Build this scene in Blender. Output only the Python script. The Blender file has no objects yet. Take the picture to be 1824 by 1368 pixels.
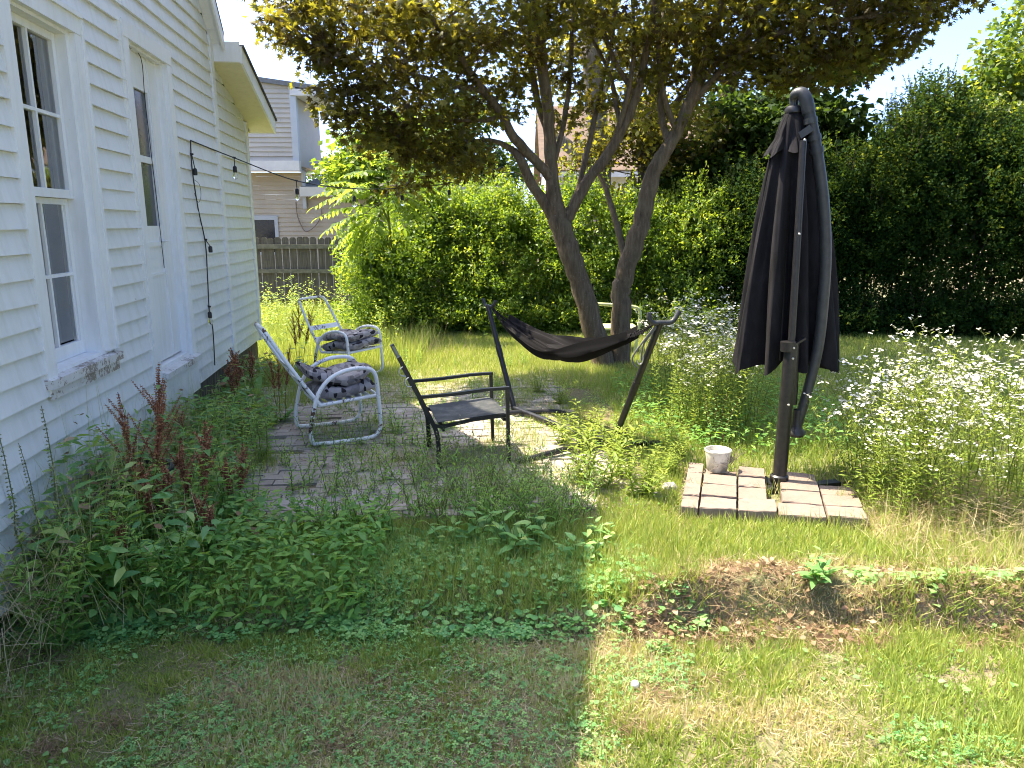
import bpy, math, random
import numpy as np
from math import radians, sin, cos, tan, atan2, pi, sqrt

random.seed(7)
RNG = np.random.default_rng(11)
SC = bpy.context.scene
COL = SC.collection

# ------------------------------------------------------------------ camera geometry
F = 1320.0
PITCH = radians(12.14)
H = 1.8
CP, SP = cos(PITCH), sin(PITCH)
def ray(x, y):
    a = (x-912)/F; b = (684-y)/F
    return (a, CP+b*SP, b*CP-SP)
def G(x, y, z=0.0):
    r = ray(x, y); t = (z-H)/r[2]
    return (r[0]*t, r[1]*t, z)
def A(x, y, Y):
    r = ray(x, y); t = Y/r[1]
    return (r[0]*t, Y, H+r[2]*t)

# house wall frame: u along the wall (away), o outward, z up
HO = np.array([-3.2152, 9.2356, 0.0])
HD = np.array([-0.12781, 0.99180, 0.0])
HN = np.array([0.99180, 0.12781, 0.0])
def Hf(u, o, z):
    p = HO + HD*u + HN*o
    return (p[0], p[1], z)

# ------------------------------------------------------------------ mesh helpers
ORG = {}
def tag(o, label=None, cat=None, group=None, kind=None):
    if label: o['label'] = label
    if cat: o['category'] = cat
    if group: o['group'] = group
    if kind: o['kind'] = kind
    return o
def thing(name, label, cat, loc=(0, 0, 0), rz=0.0, group=None):
    o = bpy.data.objects.new(name, None); COL.objects.link(o)
    o.empty_display_size = 0.2
    o.location = loc; o.rotation_euler = (0, 0, rz)
    ORG[o.name] = tuple(loc)
    return tag(o, label, cat, group)

class MB:
    def __init__(s): s.v = []; s.f = []; s.n = 0
    def add(s, vs, fs):
        n = s.n
        s.v.extend([tuple(map(float, v)) for v in vs]); s.n += len(vs)
        s.f.extend([tuple(i+n for i in f) for f in fs])
        return s
    def box(s, c, size, R=None):
        x, y, z = [q/2 for q in size]
        vs = [(-x,-y,-z),(x,-y,-z),(x,y,-z),(-x,y,-z),(-x,-y,z),(x,-y,z),(x,y,z),(-x,y,z)]
        if R is not None: vs = [tuple(np.asarray(R) @ np.array(v)) for v in vs]
        vs = [(v[0]+c[0], v[1]+c[1], v[2]+c[2]) for v in vs]
        return s.add(vs, BOXF)
    def hexa(s, vs): return s.add(vs, BOXF)
    def hbox(s, u0, u1, o0, o1, z0, z1):
        return s.hexa([Hf(u0,o0,z0),Hf(u0,o1,z0),Hf(u1,o1,z0),Hf(u1,o0,z0),Hf(u0,o0,z1),Hf(u0,o1,z1),Hf(u1,o1,z1),Hf(u1,o0,z1)])
    def tube(s, pts, r, n=8, cap=True, sub=0, sq=None):
        P = np.array(pts, float)
        R = np.array(r if hasattr(r, '__len__') else [r]*len(P), float)
        if sub: P, R = smooth_path(P, R, sub)
        T = np.gradient(P, axis=0); T /= np.linalg.norm(T, axis=1)[:, None]+1e-9
        up = np.array([0, 0, 1.0]) if abs(T[0][2]) < 0.9 else np.array([0, 1.0, 0])
        X = np.cross(up, T[0]); X /= np.linalg.norm(X)
        vs = []
        for i in range(len(P)):
            X = X - T[i]*np.dot(X, T[i]); X /= np.linalg.norm(X)+1e-9
            Yv = np.cross(T[i], X)
            for k in range(n):
                a = 2*pi*(k+.5)/n
                if sq: vs.append(P[i] + X*sq[0]*(1 if cos(a)>0 else -1) + Yv*sq[1]*(1 if sin(a)>0 else -1))
                else: vs.append(P[i] + (X*cos(a)+Yv*sin(a))*R[i])
        fs = []
        for i in range(len(P)-1):
            for k in range(n):
                k2 = (k+1) % n
                fs.append((i*n+k, i*n+k2, (i+1)*n+k2, (i+1)*n+k))
        if cap:
            fs.append(tuple(range(n-1, -1, -1))); fs.append(tuple((len(P)-1)*n+k for k in range(n)))
        return s.add(vs, fs)
    def bar(s, pts, w, h): return s.tube(pts, 0.01, n=4, sq=(w/2, h/2))
    def lathe(s, prof, c, n=24, axis=None, caps=(False, False)):
        c = np.array(c, float)
        vs = []; 
        for r, z in prof:
            for k in range(n):
                a = 2*pi*k/n
                vs.append((c[0]+r*cos(a), c[1]+r*sin(a), c[2]+z))
        fs = [(i*n+k, i*n+(k+1) % n, (i+1)*n+(k+1) % n, (i+1)*n+k) for i in range(len(prof)-1) for k in range(n)]
        if caps[0]: fs.append(tuple(range(n-1, -1, -1)))
        if caps[1]: fs.append(tuple((len(prof)-1)*n+k for k in range(n)))
        return s.add(vs, fs)
BOXF = [(0,3,2,1),(4,5,6,7),(0,1,5,4),(1,2,6,5),(2,3,7,6),(3,0,4,7)]

def smooth_path(P, R, sub):
    n = len(P); out = []; ro = []
    for i in range(n-1):
        p0 = P[max(i-1, 0)]; p1 = P[i]; p2 = P[i+1]; p3 = P[min(i+2, n-1)]
        for k in range(sub):
            t = k/sub
            out.append(.5*((2*p1)+(-p0+p2)*t+(2*p0-5*p1+4*p2-p3)*t*t+(-p0+3*p1-3*p2+p3)*t**3))
            ro.append(R[i]*(1-t)+R[i+1]*t)
    out.append(P[-1]); ro.append(R[-1])
    return np.array(out), np.array(ro)

def _root_org(parent):
    p = parent
    while p is not None:
        if p.name in ORG: return ORG[p.name]
        p = p.parent
    return (0, 0, 0)
def part(name, mb, mat, parent=None, smooth=False, world=True, label=None):
    me = bpy.data.meshes.new(name)
    if world and parent is not None:
        o = _root_org(parent)
        vs = [(v[0]-o[0], v[1]-o[1], v[2]-o[2]) for v in mb.v]
    else: vs = mb.v
    me.from_pydata(vs, [], mb.f); me.update()
    me.materials.append(mat)
    if smooth:
        me.polygons.foreach_set('use_smooth', [True]*len(me.polygons))
        try: me.set_sharp_from_angle(angle=radians(40))
        except Exception: pass
    ob = bpy.data.objects.new(name, me); COL.objects.link(ob)
    if parent is not None: ob.parent = parent
    if label: ob['label'] = label
    return ob
def fast_mesh(name, V, T, tint, mat, parent=None, world=True, smooth=False):
    V = np.asarray(V, np.float32); T = np.asarray(T, np.int32)
    if world and parent is not None: V = V - np.array(_root_org(parent), np.float32)
    me = bpy.data.meshes.new(name)
    me.vertices.add(len(V)); me.vertices.foreach_set('co', V.ravel())
    me.loops.add(T.size); me.loops.foreach_set('vertex_index', T.ravel())
    me.polygons.add(len(T)); me.polygons.foreach_set('loop_start', np.arange(0, T.size, T.shape[1], dtype=np.int32))
    if smooth: me.polygons.foreach_set('use_smooth', np.ones(len(T), bool))
    me.update(calc_edges=True)
    if tint is not None:
        at = me.attributes.new('tint', 'FLOAT', 'POINT'); at.data.foreach_set('value', np.asarray(tint, np.float32))
    me.materials.append(mat)
    ob = bpy.data.objects.new(name, me); COL.objects.link(ob)
    if parent is not None: ob.parent = parent
    return ob

# ------------------------------------------------------------------ leaf templates (x width, y along, z up)
def fan(outline, c=(0, 0.45, 0)):
    v = [c]+outline; n = len(outline)
    return np.array(v, float), np.array([(0, i+1, (i+1) % n+1) for i in range(n)])
T_DIA = (np.array([(0,0,0),(-.5,.45,.10),(.5,.45,.10),(0,1,0)], float), np.array([(0,3,1),(0,2,3)]))
T_OVAL = (np.array([(0,0,0),(-.42,.25,.05),(.42,.25,.05),(0,.5,.03),(-.38,.62,.06),(.38,.62,.06),(0,1,-.08)], float),
          np.array([(0,3,1),(0,2,3),(1,3,4),(2,5,3),(3,6,4),(3,5,6)]))
T_LANCE = (np.array([(0,0,0),(-.5,.3,.03),(.5,.3,.03),(0,.45,0.0),(-.36,.68,-.02),(.36,.68,-.02),(0,1,-.16)], float),
           np.array([(0,3,1),(0,2,3),(1,3,4),(2,5,3),(3,6,4),(3,5,6)]))
_m = []
for a, r in [(-90,.12),(-50,.42),(-35,.28),(0,.62),(22,.3),(50,.68),(70,.34),(90,.8),(110,.34),(130,.68),(158,.3),(180,.62),(215,.28),(230,.42)]:
    _m.append((r*cos(radians(a)), .3+r*sin(radians(a)), -.12*r))
T_MAPLE = fan(_m, (0, .3, 0.03))
T_BLADE = (np.array([(-.5,0,0),(.5,0,0),(-.42,.45,.06),(.42,.45,.06),(0,1,.0)], float), np.array([(0,1,3),(0,3,2),(2,3,4)]))
_c = []; _ct = []
for k in range(3):
    a = 2*pi*k/3; ca, sa = cos(a), sin(a)
    b = len(_c)
    for x, y, z in [(0,0,0),(-.34,.45,.05),(-.25,.85,.02),(.25,.85,.02),(.34,.45,.05)]:
        _c.append((x*ca-y*sa, x*sa+y*ca, z))
    _ct += [(b,b+2,b+1),(b,b+3,b+2),(b,b+4,b+3)]
T_CLOVER = (np.array(_c, float), np.array(_ct))
T_ROUND = fan([(.5*cos(a), .5+.5*sin(a), .06*cos(2*a)) for a in np.linspace(0, 2*pi, 8)[:-1]], (0, .45, -.05))
T_LOBED = fan([(0,-.05,0),(.3,.02,.05),(.55,.25,.0),(.4,.42,.05),(.5,.7,-.05),(.25,.68,.05),(0,1,-.1),(-.25,.68,.05),(-.5,.7,-.05),(-.4,.42,.05),(-.55,.25,0),(-.3,.02,.05)], (0,.4,0.02))
T_FLOWER = fan([(.5*cos(a)*(1 if i % 2 else .82), .5*sin(a)*(1 if i % 2 else .82), .10) for i, a in enumerate(np.linspace(0, 2*pi, 11)[:-1])], (0, 0, 0))

def nrmz(v): return v/(np.linalg.norm(v, axis=-1, keepdims=True)+1e-9)
def rdir(n, rng=RNG): return nrmz(rng.normal(size=(n, 3)))

class Leaves:
    """collects leaf placements and builds one mesh"""
    def __init__(s, T): s.T = T; s.b = []
    def add(s, pos, ydir, nrm, L, W, tint):
        pos = np.atleast_2d(pos).astype(float); n = len(pos)
        bc = lambda a: np.broadcast_to(np.asarray(a, float), (n,)).copy()
        bv = lambda a: np.broadcast_to(np.asarray(a, float), (n, 3)).copy()
        s.b.append((pos, bv(ydir), bv(nrm), bc(L), bc(W), bc(tint)))
    def arrays(s):
        pos, yd, nr, L, W, ti = [np.concatenate([b[i] for b in s.b]) for i in range(6)]
        y = nrmz(yd); z = nrmz(nr-(nr*y).sum(1)[:, None]*y); x = np.cross(y, z)
        tv, tf = s.T
        V = pos[:, None, :] + tv[None, :, 0, None]*(x*W[:, None])[:, None, :] + tv[None, :, 1, None]*(y*L[:, None])[:, None, :] + tv[None, :, 2, None]*(z*L[:, None])[:, None, :]
        k = len(tv); n = len(pos)
        Fc = (tf[None]+(np.arange(n)*k)[:, None, None]).reshape(-1, 3)
        T_ = np.repeat(ti, k)
        if s.T is T_FLOWER: T_ = .4+.6*T_; T_[::k] = 0
        return V.reshape(-1, 3), Fc, T_
    def build(s, name, mat, parent=None, world=True):
        V, Fc, ti = s.arrays()
        return fast_mesh(name, V, Fc, ti, mat, parent, world)
def merge_build(name, batches, mat, parent=None, world=True):
    Vs, Fs, Ts = [], [], []; n = 0
    for b in batches:
        if not b.b: continue
        V, Fc, ti = b.arrays(); Vs.append(V); Fs.append(Fc+n); Ts.append(ti); n += len(V)
    return fast_mesh(name, np.concatenate(Vs), np.concatenate(Fs), np.concatenate(Ts), mat, parent, world)

def vnoise(x, y, scale, seed=0):
    r = np.random.default_rng(seed); g = r.random((64, 64))
    x = np.asarray(x)/scale; y = np.asarray(y)/scale
    xi = np.floor(x).astype(int); yi = np.floor(y).astype(int); fx = x-xi; fy = y-yi
    fx = fx*fx*(3-2*fx); fy = fy*fy*(3-2*fy)
    q = lambda a, b: g[a % 64, b % 64]
    return (q(xi,yi)*(1-fx)+q(xi+1,yi)*fx)*(1-fy)+(q(xi,yi+1)*(1-fx)+q(xi+1,yi+1)*fx)*fy
def fbm(x, y, scale, seed=0): return (vnoise(x,y,scale,seed)+.5*vnoise(x,y,scale/2,seed+1)+.25*vnoise(x,y,scale/4,seed+2))/1.75

# ------------------------------------------------------------------ materials
def mat_new(name):
    m = bpy.data.materials.new(name); m.use_nodes = True
    nt = m.node_tree; nt.nodes.clear()
    out = nt.nodes.new('ShaderNodeOutputMaterial')
    return m, nt, out
def N(nt, t, **kw):
    n = nt.nodes.new('ShaderNode'+t)
    for k, v in kw.items(): setattr(n, k, v)
    return n
def ramp(nt, fac, stops):
    r = N(nt, 'ValToRGB'); e = r.color_ramp.elements
    while len(e) < len(stops): e.new(0.5)
    for i, (p, c) in enumerate(stops): e[i].position = p; e[i].color = (*c, 1)
    if fac is not None: nt.links.new(fac, r.inputs[0])
    return r.outputs[0]
def noise(nt, scale, detail=4, rough=.55, vec=None, dist=0):
    n = N(nt, 'TexNoise'); n.inputs['Scale'].default_value = scale; n.inputs['Detail'].default_value = detail
    n.inputs['Roughness'].default_value = rough; n.inputs['Distortion'].default_value = dist
    if vec is not None: nt.links.new(vec, n.inputs['Vector'])
    return n.outputs[0]
def objco(nt, scale=None):
    t = N(nt, 'TexCoord')
    if scale is None: return t.outputs['Object']
    m = N(nt, 'Mapping'); m.inputs['Scale'].default_value = scale
    nt.links.new(t.outputs['Object'], m.inputs['Vector']); return m.outputs[0]
def pbsdf(nt, out, color=None, rough=.6, spec=.4, metal=0, bump=None, bstr=.3, bdist=.01):
    b = N(nt, 'BsdfPrincipled')
    if isinstance(color, tuple): b.inputs['Base Color'].default_value = (*color, 1)
    elif color is not None: nt.links.new(color, b.inputs['Base Color'])
    if isinstance(rough, (int, float)): b.inputs['Roughness'].default_value = rough
    else: nt.links.new(rough, b.inputs['Roughness'])
    b.inputs['Specular IOR Level'].default_value = spec; b.inputs['Metallic'].default_value = metal
    if bump is not None:
        bp = N(nt, 'Bump'); bp.inputs['Strength'].default_value = bstr; bp.inputs['Distance'].default_value = bdist
        nt.links.new(bump, bp.inputs['Height']); nt.links.new(bp.outputs[0], b.inputs['Normal'])
    if out is not None: nt.links.new(b.outputs[0], out.inputs[0])
    return b
def mixc(nt, fac, a, b):
    m = N(nt, 'Mix', data_type='RGBA')
    if isinstance(fac, (int, float)): m.inputs[0].default_value = fac
    else: nt.links.new(fac, m.inputs[0])
    for i, c in ((6, a), (7, b)):
        if isinstance(c, tuple): m.inputs[i].default_value = (*c, 1)
        else: nt.links.new(c, m.inputs[i])
    return m.outputs[2]
def simple_mat(name, c1, c2=None, rough=.6, spec=.4, metal=0, nscale=20, bump=.2, bdist=.003, stretch=None, lo=.35, hi=.65):
    m, nt, out = mat_new(name)
    v = objco(nt, stretch)
    n = noise(nt, nscale, 5, .6, v)
    c = ramp(nt, n, [(lo, c1), (hi, c2 or tuple(q*.75 for q in c1))])
    pbsdf(nt, out, c, rough, spec, metal, n, bump, bdist)
    return m
def leaf_mat(name, stops, trans, tmix=.4, rough=.5, spec=.35, nscale=1.2, tvar=None):
    """stops: colour over the random per-leaf tint; trans: transmitted colour"""
    m, nt, out = mat_new(name)
    a = N(nt, 'Attribute', attribute_name='tint')
    c = ramp(nt, a.outputs['Fac'], stops)
    t = ramp(nt, a.outputs['Fac'], tvar) if tvar else None
    b = pbsdf(nt, None, c, rough, spec)
    tr = N(nt, 'BsdfTranslucent')
    if t is None: tr.inputs[0].default_value = (*trans, 1)
    else: nt.links.new(t, tr.inputs[0])
    mx = N(nt, 'MixShader'); mx.inputs[0].default_value = tmix
    nt.links.new(b.outputs[0], mx.inputs[1]); nt.links.new(tr.outputs[0], mx.inputs[2]); nt.links.new(mx.outputs[0], out.inputs[0])
    return m

M = {}
def make_white_paint(name, base, dirt, peel, peel_amt, scale=1.0):
    m, nt, out = mat_new(name)
    v = objco(nt)
    n1 = noise(nt, 1.4*scale, 6, .65, v)
    n2 = noise(nt, 14*scale, 6, .7, v)
    vs = objco(nt, (3, 3, .35))
    n4 = noise(nt, 6, 5, .6, vs)
    mm = N(nt, 'Math', operation='MULTIPLY'); nt.links.new(n1, mm.inputs[0]); nt.links.new(n2, mm.inputs[1])
    pf = ramp(nt, mm.outputs[0], [(peel_amt, (0,0,0)), (peel_amt+.02, (1,1,1))])
    c = mixc(nt, ramp(nt, n1, [(.3, (0,0,0)), (.75, (1,1,1))]), base, tuple(q*.93 for q in base))
    c = mixc(nt, ramp(nt, n4, [(.45, (0,0,0)), (.8, (.6,.6,.6))]), c, dirt)
    sx = N(nt, 'SeparateXYZ'); nt.links.new(v, sx.inputs[0]); ad_ = N(nt, 'Math', operation='MULTIPLY_ADD'); ad_.inputs[1].default_value = .9; nt.links.new(n2, ad_.inputs[0]); nt.links.new(sx.outputs[2], ad_.inputs[2])
    c = mixc(nt, ramp(nt, ad_.outputs[0], [(.45, (.6,.6,.6)), (.98, (0,0,0))]), c, tuple(q*.72 for q in dirt))
    c = mixc(nt, pf, c, peel)
    hh = N(nt, 'Math', operation='SUBTRACT'); nt.links.new(n2, hh.inputs[0]); nt.links.new(pf, hh.inputs[1])
    pbsdf(nt, out, c, .55, .35, 0, hh.outputs[0], .25, .004)
    return m
M['siding'] = make_white_paint('white_siding_paint', (.743,.754,.732), (.563,.573,.506), (.40,.38,.35), .402)
M['trim'] = make_white_paint('white_trim_paint', (.811,.823,.811), (.650,.650,.592), (.417,.383,.348), .44)
M['sill'] = make_white_paint('flaking_sill_paint', (.66,.65,.62), (.50,.48,.43), (.27,.23,.19), .265, 3.0)
M['soffit'] = make_white_paint('bounce_yellow_soffit_paint', (.708,.670,.473), (.541,.492,.325), (.413,.374,.295), .46)  # yellow bounced light is put into the soffit's paint colour
M['roof'] = simple_mat('dark_shingle', (.06,.06,.06), (.12,.115,.11), .9, .2, nscale=30, bump=.6)
M['found'] = simple_mat('weathered_foundation', (.16,.14,.12), (.08,.07,.06), .9, .2, nscale=9, bump=.6, stretch=(4,4,.6))
M['unlit_room'] = simple_mat('dark_room', (.035,.036,.038), (.06,.06,.062), .9, .1)  # near-black colour stands in for the shade of the unlit room
M['curtain'] = simple_mat('net_curtain', (.132,.138,.135), (.072,.077,.077), .9, .1, nscale=8, stretch=(6,6,.4))
m, nt, out = mat_new('window_glass')
gl = N(nt, 'BsdfGlossy'); gl.inputs['Roughness'].default_value = .03; gl.inputs[0].default_value = (.9,.92,.95,1)
bp = N(nt, 'Bump'); bp.inputs['Strength'].default_value = .12; bp.inputs['Distance'].default_value = .02
nt.links.new(noise(nt, 3.5, 2, .5, objco(nt)), bp.inputs['Height']); nt.links.new(bp.outputs[0], gl.inputs['Normal'])
tp = N(nt, 'BsdfTransparent'); tp.inputs[0].default_value = (.80,.84,.84,1)
fr = N(nt, 'Fresnel'); fr.inputs[0].default_value = 1.5
ad = N(nt, 'Math', operation='ADD'); ad.inputs[1].default_value = .20; ad.use_clamp = True; nt.links.new(fr.outputs[0], ad.inputs[0])
mx = N(nt, 'MixShader'); nt.links.new(ad.outputs[0], mx.inputs[0]); nt.links.new(tp.outputs[0], mx.inputs[1]); nt.links.new(gl.outputs[0], mx.inputs[2]); nt.links.new(mx.outputs[0], out.inputs[0])
M['glass'] = m
m, nt, out = mat_new('bulb_glass')
gb = N(nt, 'BsdfGlass'); gb.inputs['IOR'].default_value = 1.3; gb.inputs['Roughness'].default_value = .02; nt.links.new(gb.outputs[0], out.inputs[0])
M['bulb'] = m
M['blackrubber'] = simple_mat('black_rubber', (.012,.012,.012), (.02,.02,.02), .5, .4)
M['blackmetal'] = simple_mat('black_painted_metal', (.008,.008,.010), (.018,.017,.017), .38, .5, nscale=35)
M['greymetal'] = simple_mat('faded_grey_metal', (.022,.025,.027), (.038,.041,.042), .45, .5, nscale=25)
M['steel'] = simple_mat('zinc_steel', (.45,.45,.45), (.6,.6,.6), .35, .5, metal=.8)
m, nt, out = mat_new('chipped_white_metal')
v = objco(nt); n1 = noise(nt, 5, 2, .5, v); n2 = noise(nt, 45, 6, .7, v)
mm = N(nt, 'Math', operation='MULTIPLY'); nt.links.new(n1, mm.inputs[0]); nt.links.new(n2, mm.inputs[1])
pf = ramp(nt, mm.outputs[0], [(.315, (0,0,0)), (.335, (1,1,1))])
pbsdf(nt, out, mixc(nt, pf, (.86,.86,.84), (.10,.05,.03)), .4, .5, 0, pf, -.3, .002)
M['whitemetal'] = m
m, nt, out = mat_new('leaf_print_cushion')
v = objco(nt)
vo = N(nt, 'TexVoronoi'); vo.inputs['Scale'].default_value = 27; vo.inputs['Randomness'].default_value = 1
dv = N(nt, 'Mapping'); dv.inputs['Scale'].default_value = (1, .5, .8); nt.links.new(v, dv.inputs[0]); nt.links.new(dv.outputs[0], vo.inputs['Vector'])
c = ramp(nt, vo.outputs['Color'], [(.0, (.02,.018,.02)), (.26, (.03,.028,.03)), (.30, (.17,.155,.155)), (.55, (.26,.235,.235)), (.60, (.40,.37,.36)), (1, (.31,.285,.285))])
pbsdf(nt, out, c, .9, .15, 0, noise(nt, 220, 2, .5, v), .2, .002)
M['cushion'] = m
m, nt, out = mat_new('sling_mesh_fabric')
v = objco(nt); n1 = noise(nt, 9, 5, .65, v)
wv = N(nt, 'TexChecker'); wv.inputs['Scale'].default_value = 260; nt.links.new(v, wv.inputs[0])
c = mixc(nt, ramp(nt, n1, [(.45, (0,0,0)), (.75, (1,1,1))]), (.03,.034,.038), (.115,.118,.112))
pbsdf(nt, out, c, .6, .4, 0, wv.outputs[1], .2, .002)
M['sling'] = m
M['canopy'] = simple_mat('faded_black_canvas', (.009,.009,.010), (.018,.017,.020), .95, .15, nscale=5, bump=.3, stretch=(3,3,1))
m, nt, out = mat_new('hammock_cloth')
v = objco(nt); at_ = N(nt, 'Attribute', attribute_name='tint')
c = ramp(nt, at_.outputs['Fac'], [(.25, (.0028,.0028,.0034)), (.5, (.005,.005,.006)), (.8, (.012,.0115,.0135)), (1, (.065,.06,.062))])
pbsdf(nt, out, c, .85, .15, 0, noise(nt, 160, 3, .6, v), .3, .003)
M['hammock'] = m
M['palegreenmetal'] = simple_mat('pale_yellow_green_metal', (.62,.66,.30), (.48,.52,.24), .5, .4, nscale=30)
M['fence'] = simple_mat('grey_weathered_wood', (.135,.125,.095), (.055,.05,.042), .9, .15, nscale=7, bump=.5, stretch=(7,7,.5), lo=.3, hi=.72)
M['fencerail'] = simple_mat('mossy_weathered_wood', (.17,.165,.12), (.10,.10,.075), .9, .15, nscale=12, bump=.4)
M['nsiding'] = simple_mat('grey_vinyl_siding', (.43,.395,.33), (.38,.35,.295), .55, .3, nscale=2, bump=.05)
M['nsidinglow'] = simple_mat('tan_vinyl_siding', (.43,.37,.285), (.38,.325,.25), .55, .3, nscale=2, bump=.05)
M['ntrim'] = simple_mat('grey_blue_trim', (.400,.424,.448), (.368,.392,.416), .5, .3, nscale=3, bump=.05)
M['nwhite'] = simple_mat('white_fascia', (.58,.57,.55), (.50,.49,.48), .5, .3, nscale=3, bump=.05)
M['nroof'] = simple_mat('grey_roofing', (.17,.18,.19), (.12,.125,.13), .9, .2, nscale=12)
M['darkglass'] = simple_mat('dark_window', (.012,.014,.02), (.02,.022,.03), .1, .6)
m, nt, out = mat_new('tan_shingle_roof')
br = N(nt, 'TexBrick'); br.inputs['Scale'].default_value = 1; br.inputs['Brick Width'].default_value = .33; br.inputs['Row Height'].default_value = .15; br.inputs['Mortar Size'].default_value = .012
br.inputs['Color1'].default_value = (.15,.11,.077,1); br.inputs['Color2'].default_value = (.11,.082,.058,1); br.inputs['Mortar'].default_value = (.15,.10,.08,1)
tc = N(nt, 'TexCoord'); nt.links.new(tc.outputs['Object'], br.inputs['Vector'])
pbsdf(nt, out, br.outputs[0], .9, .2, 0, br.outputs[1], -.4, .02)
M['tanroof'] = m
m, nt, out = mat_new('concrete_paver')
v = objco(nt); oi = N(nt, 'ObjectInfo')
n1 = noise(nt, 6, 6, .65, v); n2 = noise(nt, 90, 4, .7, v)
c = ramp(nt, n1, [(.3, (.165,.122,.10)), (.55, (.245,.19,.158)), (.75, (.135,.108,.092))])
c = mixc(nt, ramp(nt, oi.outputs['Random'], [(0, (0,0,0)), (.5, (.75,.75,.75)), (1, (.2,.2,.2))]), c, (.20,.15,.12))
c = mixc(nt, ramp(nt, n2, [(.4, (0,0,0)), (.8, (.5,.5,.5))]), c, (.25,.21,.18))
pbsdf(nt, out, c, .9, .25, 0, n2, .5, .004)
M['paver'] = m
m, nt, out = mat_new('patio_brick')
v = objco(nt); a = N(nt, 'Attribute', attribute_name='tint')
n1 = noise(nt, 1.3, 6, .65, v); n2 = noise(nt, 70, 5, .7, v)
c = ramp(nt, a.outputs['Fac'], [(0, (.33,.275,.24)), (.5, (.47,.42,.375)), (1, (.41,.38,.345))])
c = mixc(nt, ramp(nt, n1, [(.35, (0,0,0)), (.7, (.8,.8,.8))]), c, (.25,.225,.175))
c = mixc(nt, ramp(nt, n2, [(.45, (0,0,0)), (.8, (.6,.6,.6))]), c, (.20,.16,.12))
pbsdf(nt, out, c, .92, .2, 0, n2, .5, .004)
M['patio'] = m
m, nt, out = mat_new('lawn_soil')
v = objco(nt); n1 = noise(nt, 1.1, 6, .6, v); n2 = noise(nt, 40, 6, .75, v); n3 = noise(nt, 5, 5, .6, v)
c = ramp(nt, n2, [(.25, (.09,.07,.045)), (.5, (.23,.185,.12)), (.75, (.38,.32,.21))])
c = mixc(nt, ramp(nt, n1, [(.4, (0,0,0)), (.62, (.75,.75,.75))]), c, (.10,.15,.04))
c = mixc(nt, ramp(nt, n3, [(.55, (0,0,0)), (.75, (.6,.6,.6))]), c, (.26,.20,.12))
pbsdf(nt, out, c, .95, .1, 0, n2, .8, .02)
M['soil'] = m
M['bark'] = None
m, nt, out = mat_new('grey_maple_bark')
v = objco(nt); vs = objco(nt, (9, 9, 1.6)); n1 = noise(nt, 3.2, 6, .65, vs); n2 = noise(nt, 5, 6, .7, v); n3 = noise(nt, 60, 3, .6, v)
c = ramp(nt, n1, [(.25, (.05,.036,.022)), (.55, (.135,.102,.066)), (.8, (.22,.175,.12))])
c = mixc(nt, ramp(nt, n2, [(.5, (0,0,0)), (.72, (.7,.7,.7))]), c, (.14,.125,.075))
c = mixc(nt, ramp(nt, n3, [(.66, (0,0,0)), (.72, (.8,.8,.8))]), c, (.30,.29,.26))
pbsdf(nt, out, c, .9, .2, 0, n1, .8, .02)
M['bark'] = m
M['darkbark'] = simple_mat('dark_bark', (.05,.04,.032), (.09,.075,.06), .95, .1, nscale=6, bump=.8, bdist=.02, stretch=(4,4,.7))
M['deadbark'] = simple_mat('pale_dead_bark', (.30,.27,.24), (.14,.125,.11), .95, .1, nscale=7, bump=.8, bdist=.03, stretch=(5,5,.6))
M['stemgreen'] = simple_mat('green_stem', (.10,.14,.03), (.14,.15,.05), .7, .2)
M['stembrown'] = simple_mat('brown_stem', (.15,.09,.045), (.20,.14,.08), .8, .2)
M['stemred'] = simple_mat('red_stem', (.17,.05,.03), (.12,.06,.03), .7, .2)
M['bucketwhite'] = None
m, nt, out = mat_new('dirty_white_plastic')
v = objco(nt); n1 = noise(nt, 7, 6, .6, v); tcn = N(nt, 'SeparateXYZ'); nt.links.new(v, tcn.inputs[0])
c = mixc(nt, ramp(nt, n1, [(.46, (0,0,0)), (.64, (.85,.85,.85))]), (.70,.68,.58), (.22,.19,.13))
pbsdf(nt, out, c, .5, .4, 0, n1, .1, .003)
M['bucketwhite'] = m
M['white'] = simple_mat('white_plastic', (.8,.8,.8), (.74,.74,.74), .5, .4)
M['blackplastic'] = simple_mat('black_plastic', (.010,.010,.011), (.022,.021,.02), .45, .5, nscale=6)
M['oldbrick'] = simple_mat('old_red_brick', (.20,.11,.075), (.13,.085,.065), .95, .2, nscale=22, bump=.7, bdist=.006)
M['stone'] = simple_mat('pale_stone', (.42,.40,.36), (.28,.26,.23), .9, .2, nscale=18, bump=.5)

M['maple'] = leaf_mat('maple_leaf', [(0, (.038,.026,.013)), (.35, (.052,.048,.015)), (.65, (.062,.080,.018)), (1, (.16,.145,.032))], None, .48, .5, .25,
                      tvar=[(0, (.12,.08,.012)), (.4, (.25,.22,.02)), (.78, (.38,.37,.03)), (1, (.74,.62,.05))])
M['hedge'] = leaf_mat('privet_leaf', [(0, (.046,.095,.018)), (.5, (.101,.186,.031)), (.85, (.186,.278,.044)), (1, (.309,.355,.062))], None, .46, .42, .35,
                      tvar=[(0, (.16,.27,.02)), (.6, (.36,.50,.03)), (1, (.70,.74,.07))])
M['hedgedark'] = leaf_mat('shaded_arborvitae_leaf', [(0, (.007,.025,.005)), (.6, (.015,.046,.009)), (.9, (.038,.068,.015)), (1, (.072,.106,.025))], None, .28, .65, .08,
                      tvar=[(0, (.05,.10,.012)), (.7, (.14,.22,.02)), (1, (.45,.50,.06))])  # dark evergreen; deep shade and sunlit tips are also put into the colour
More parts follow.
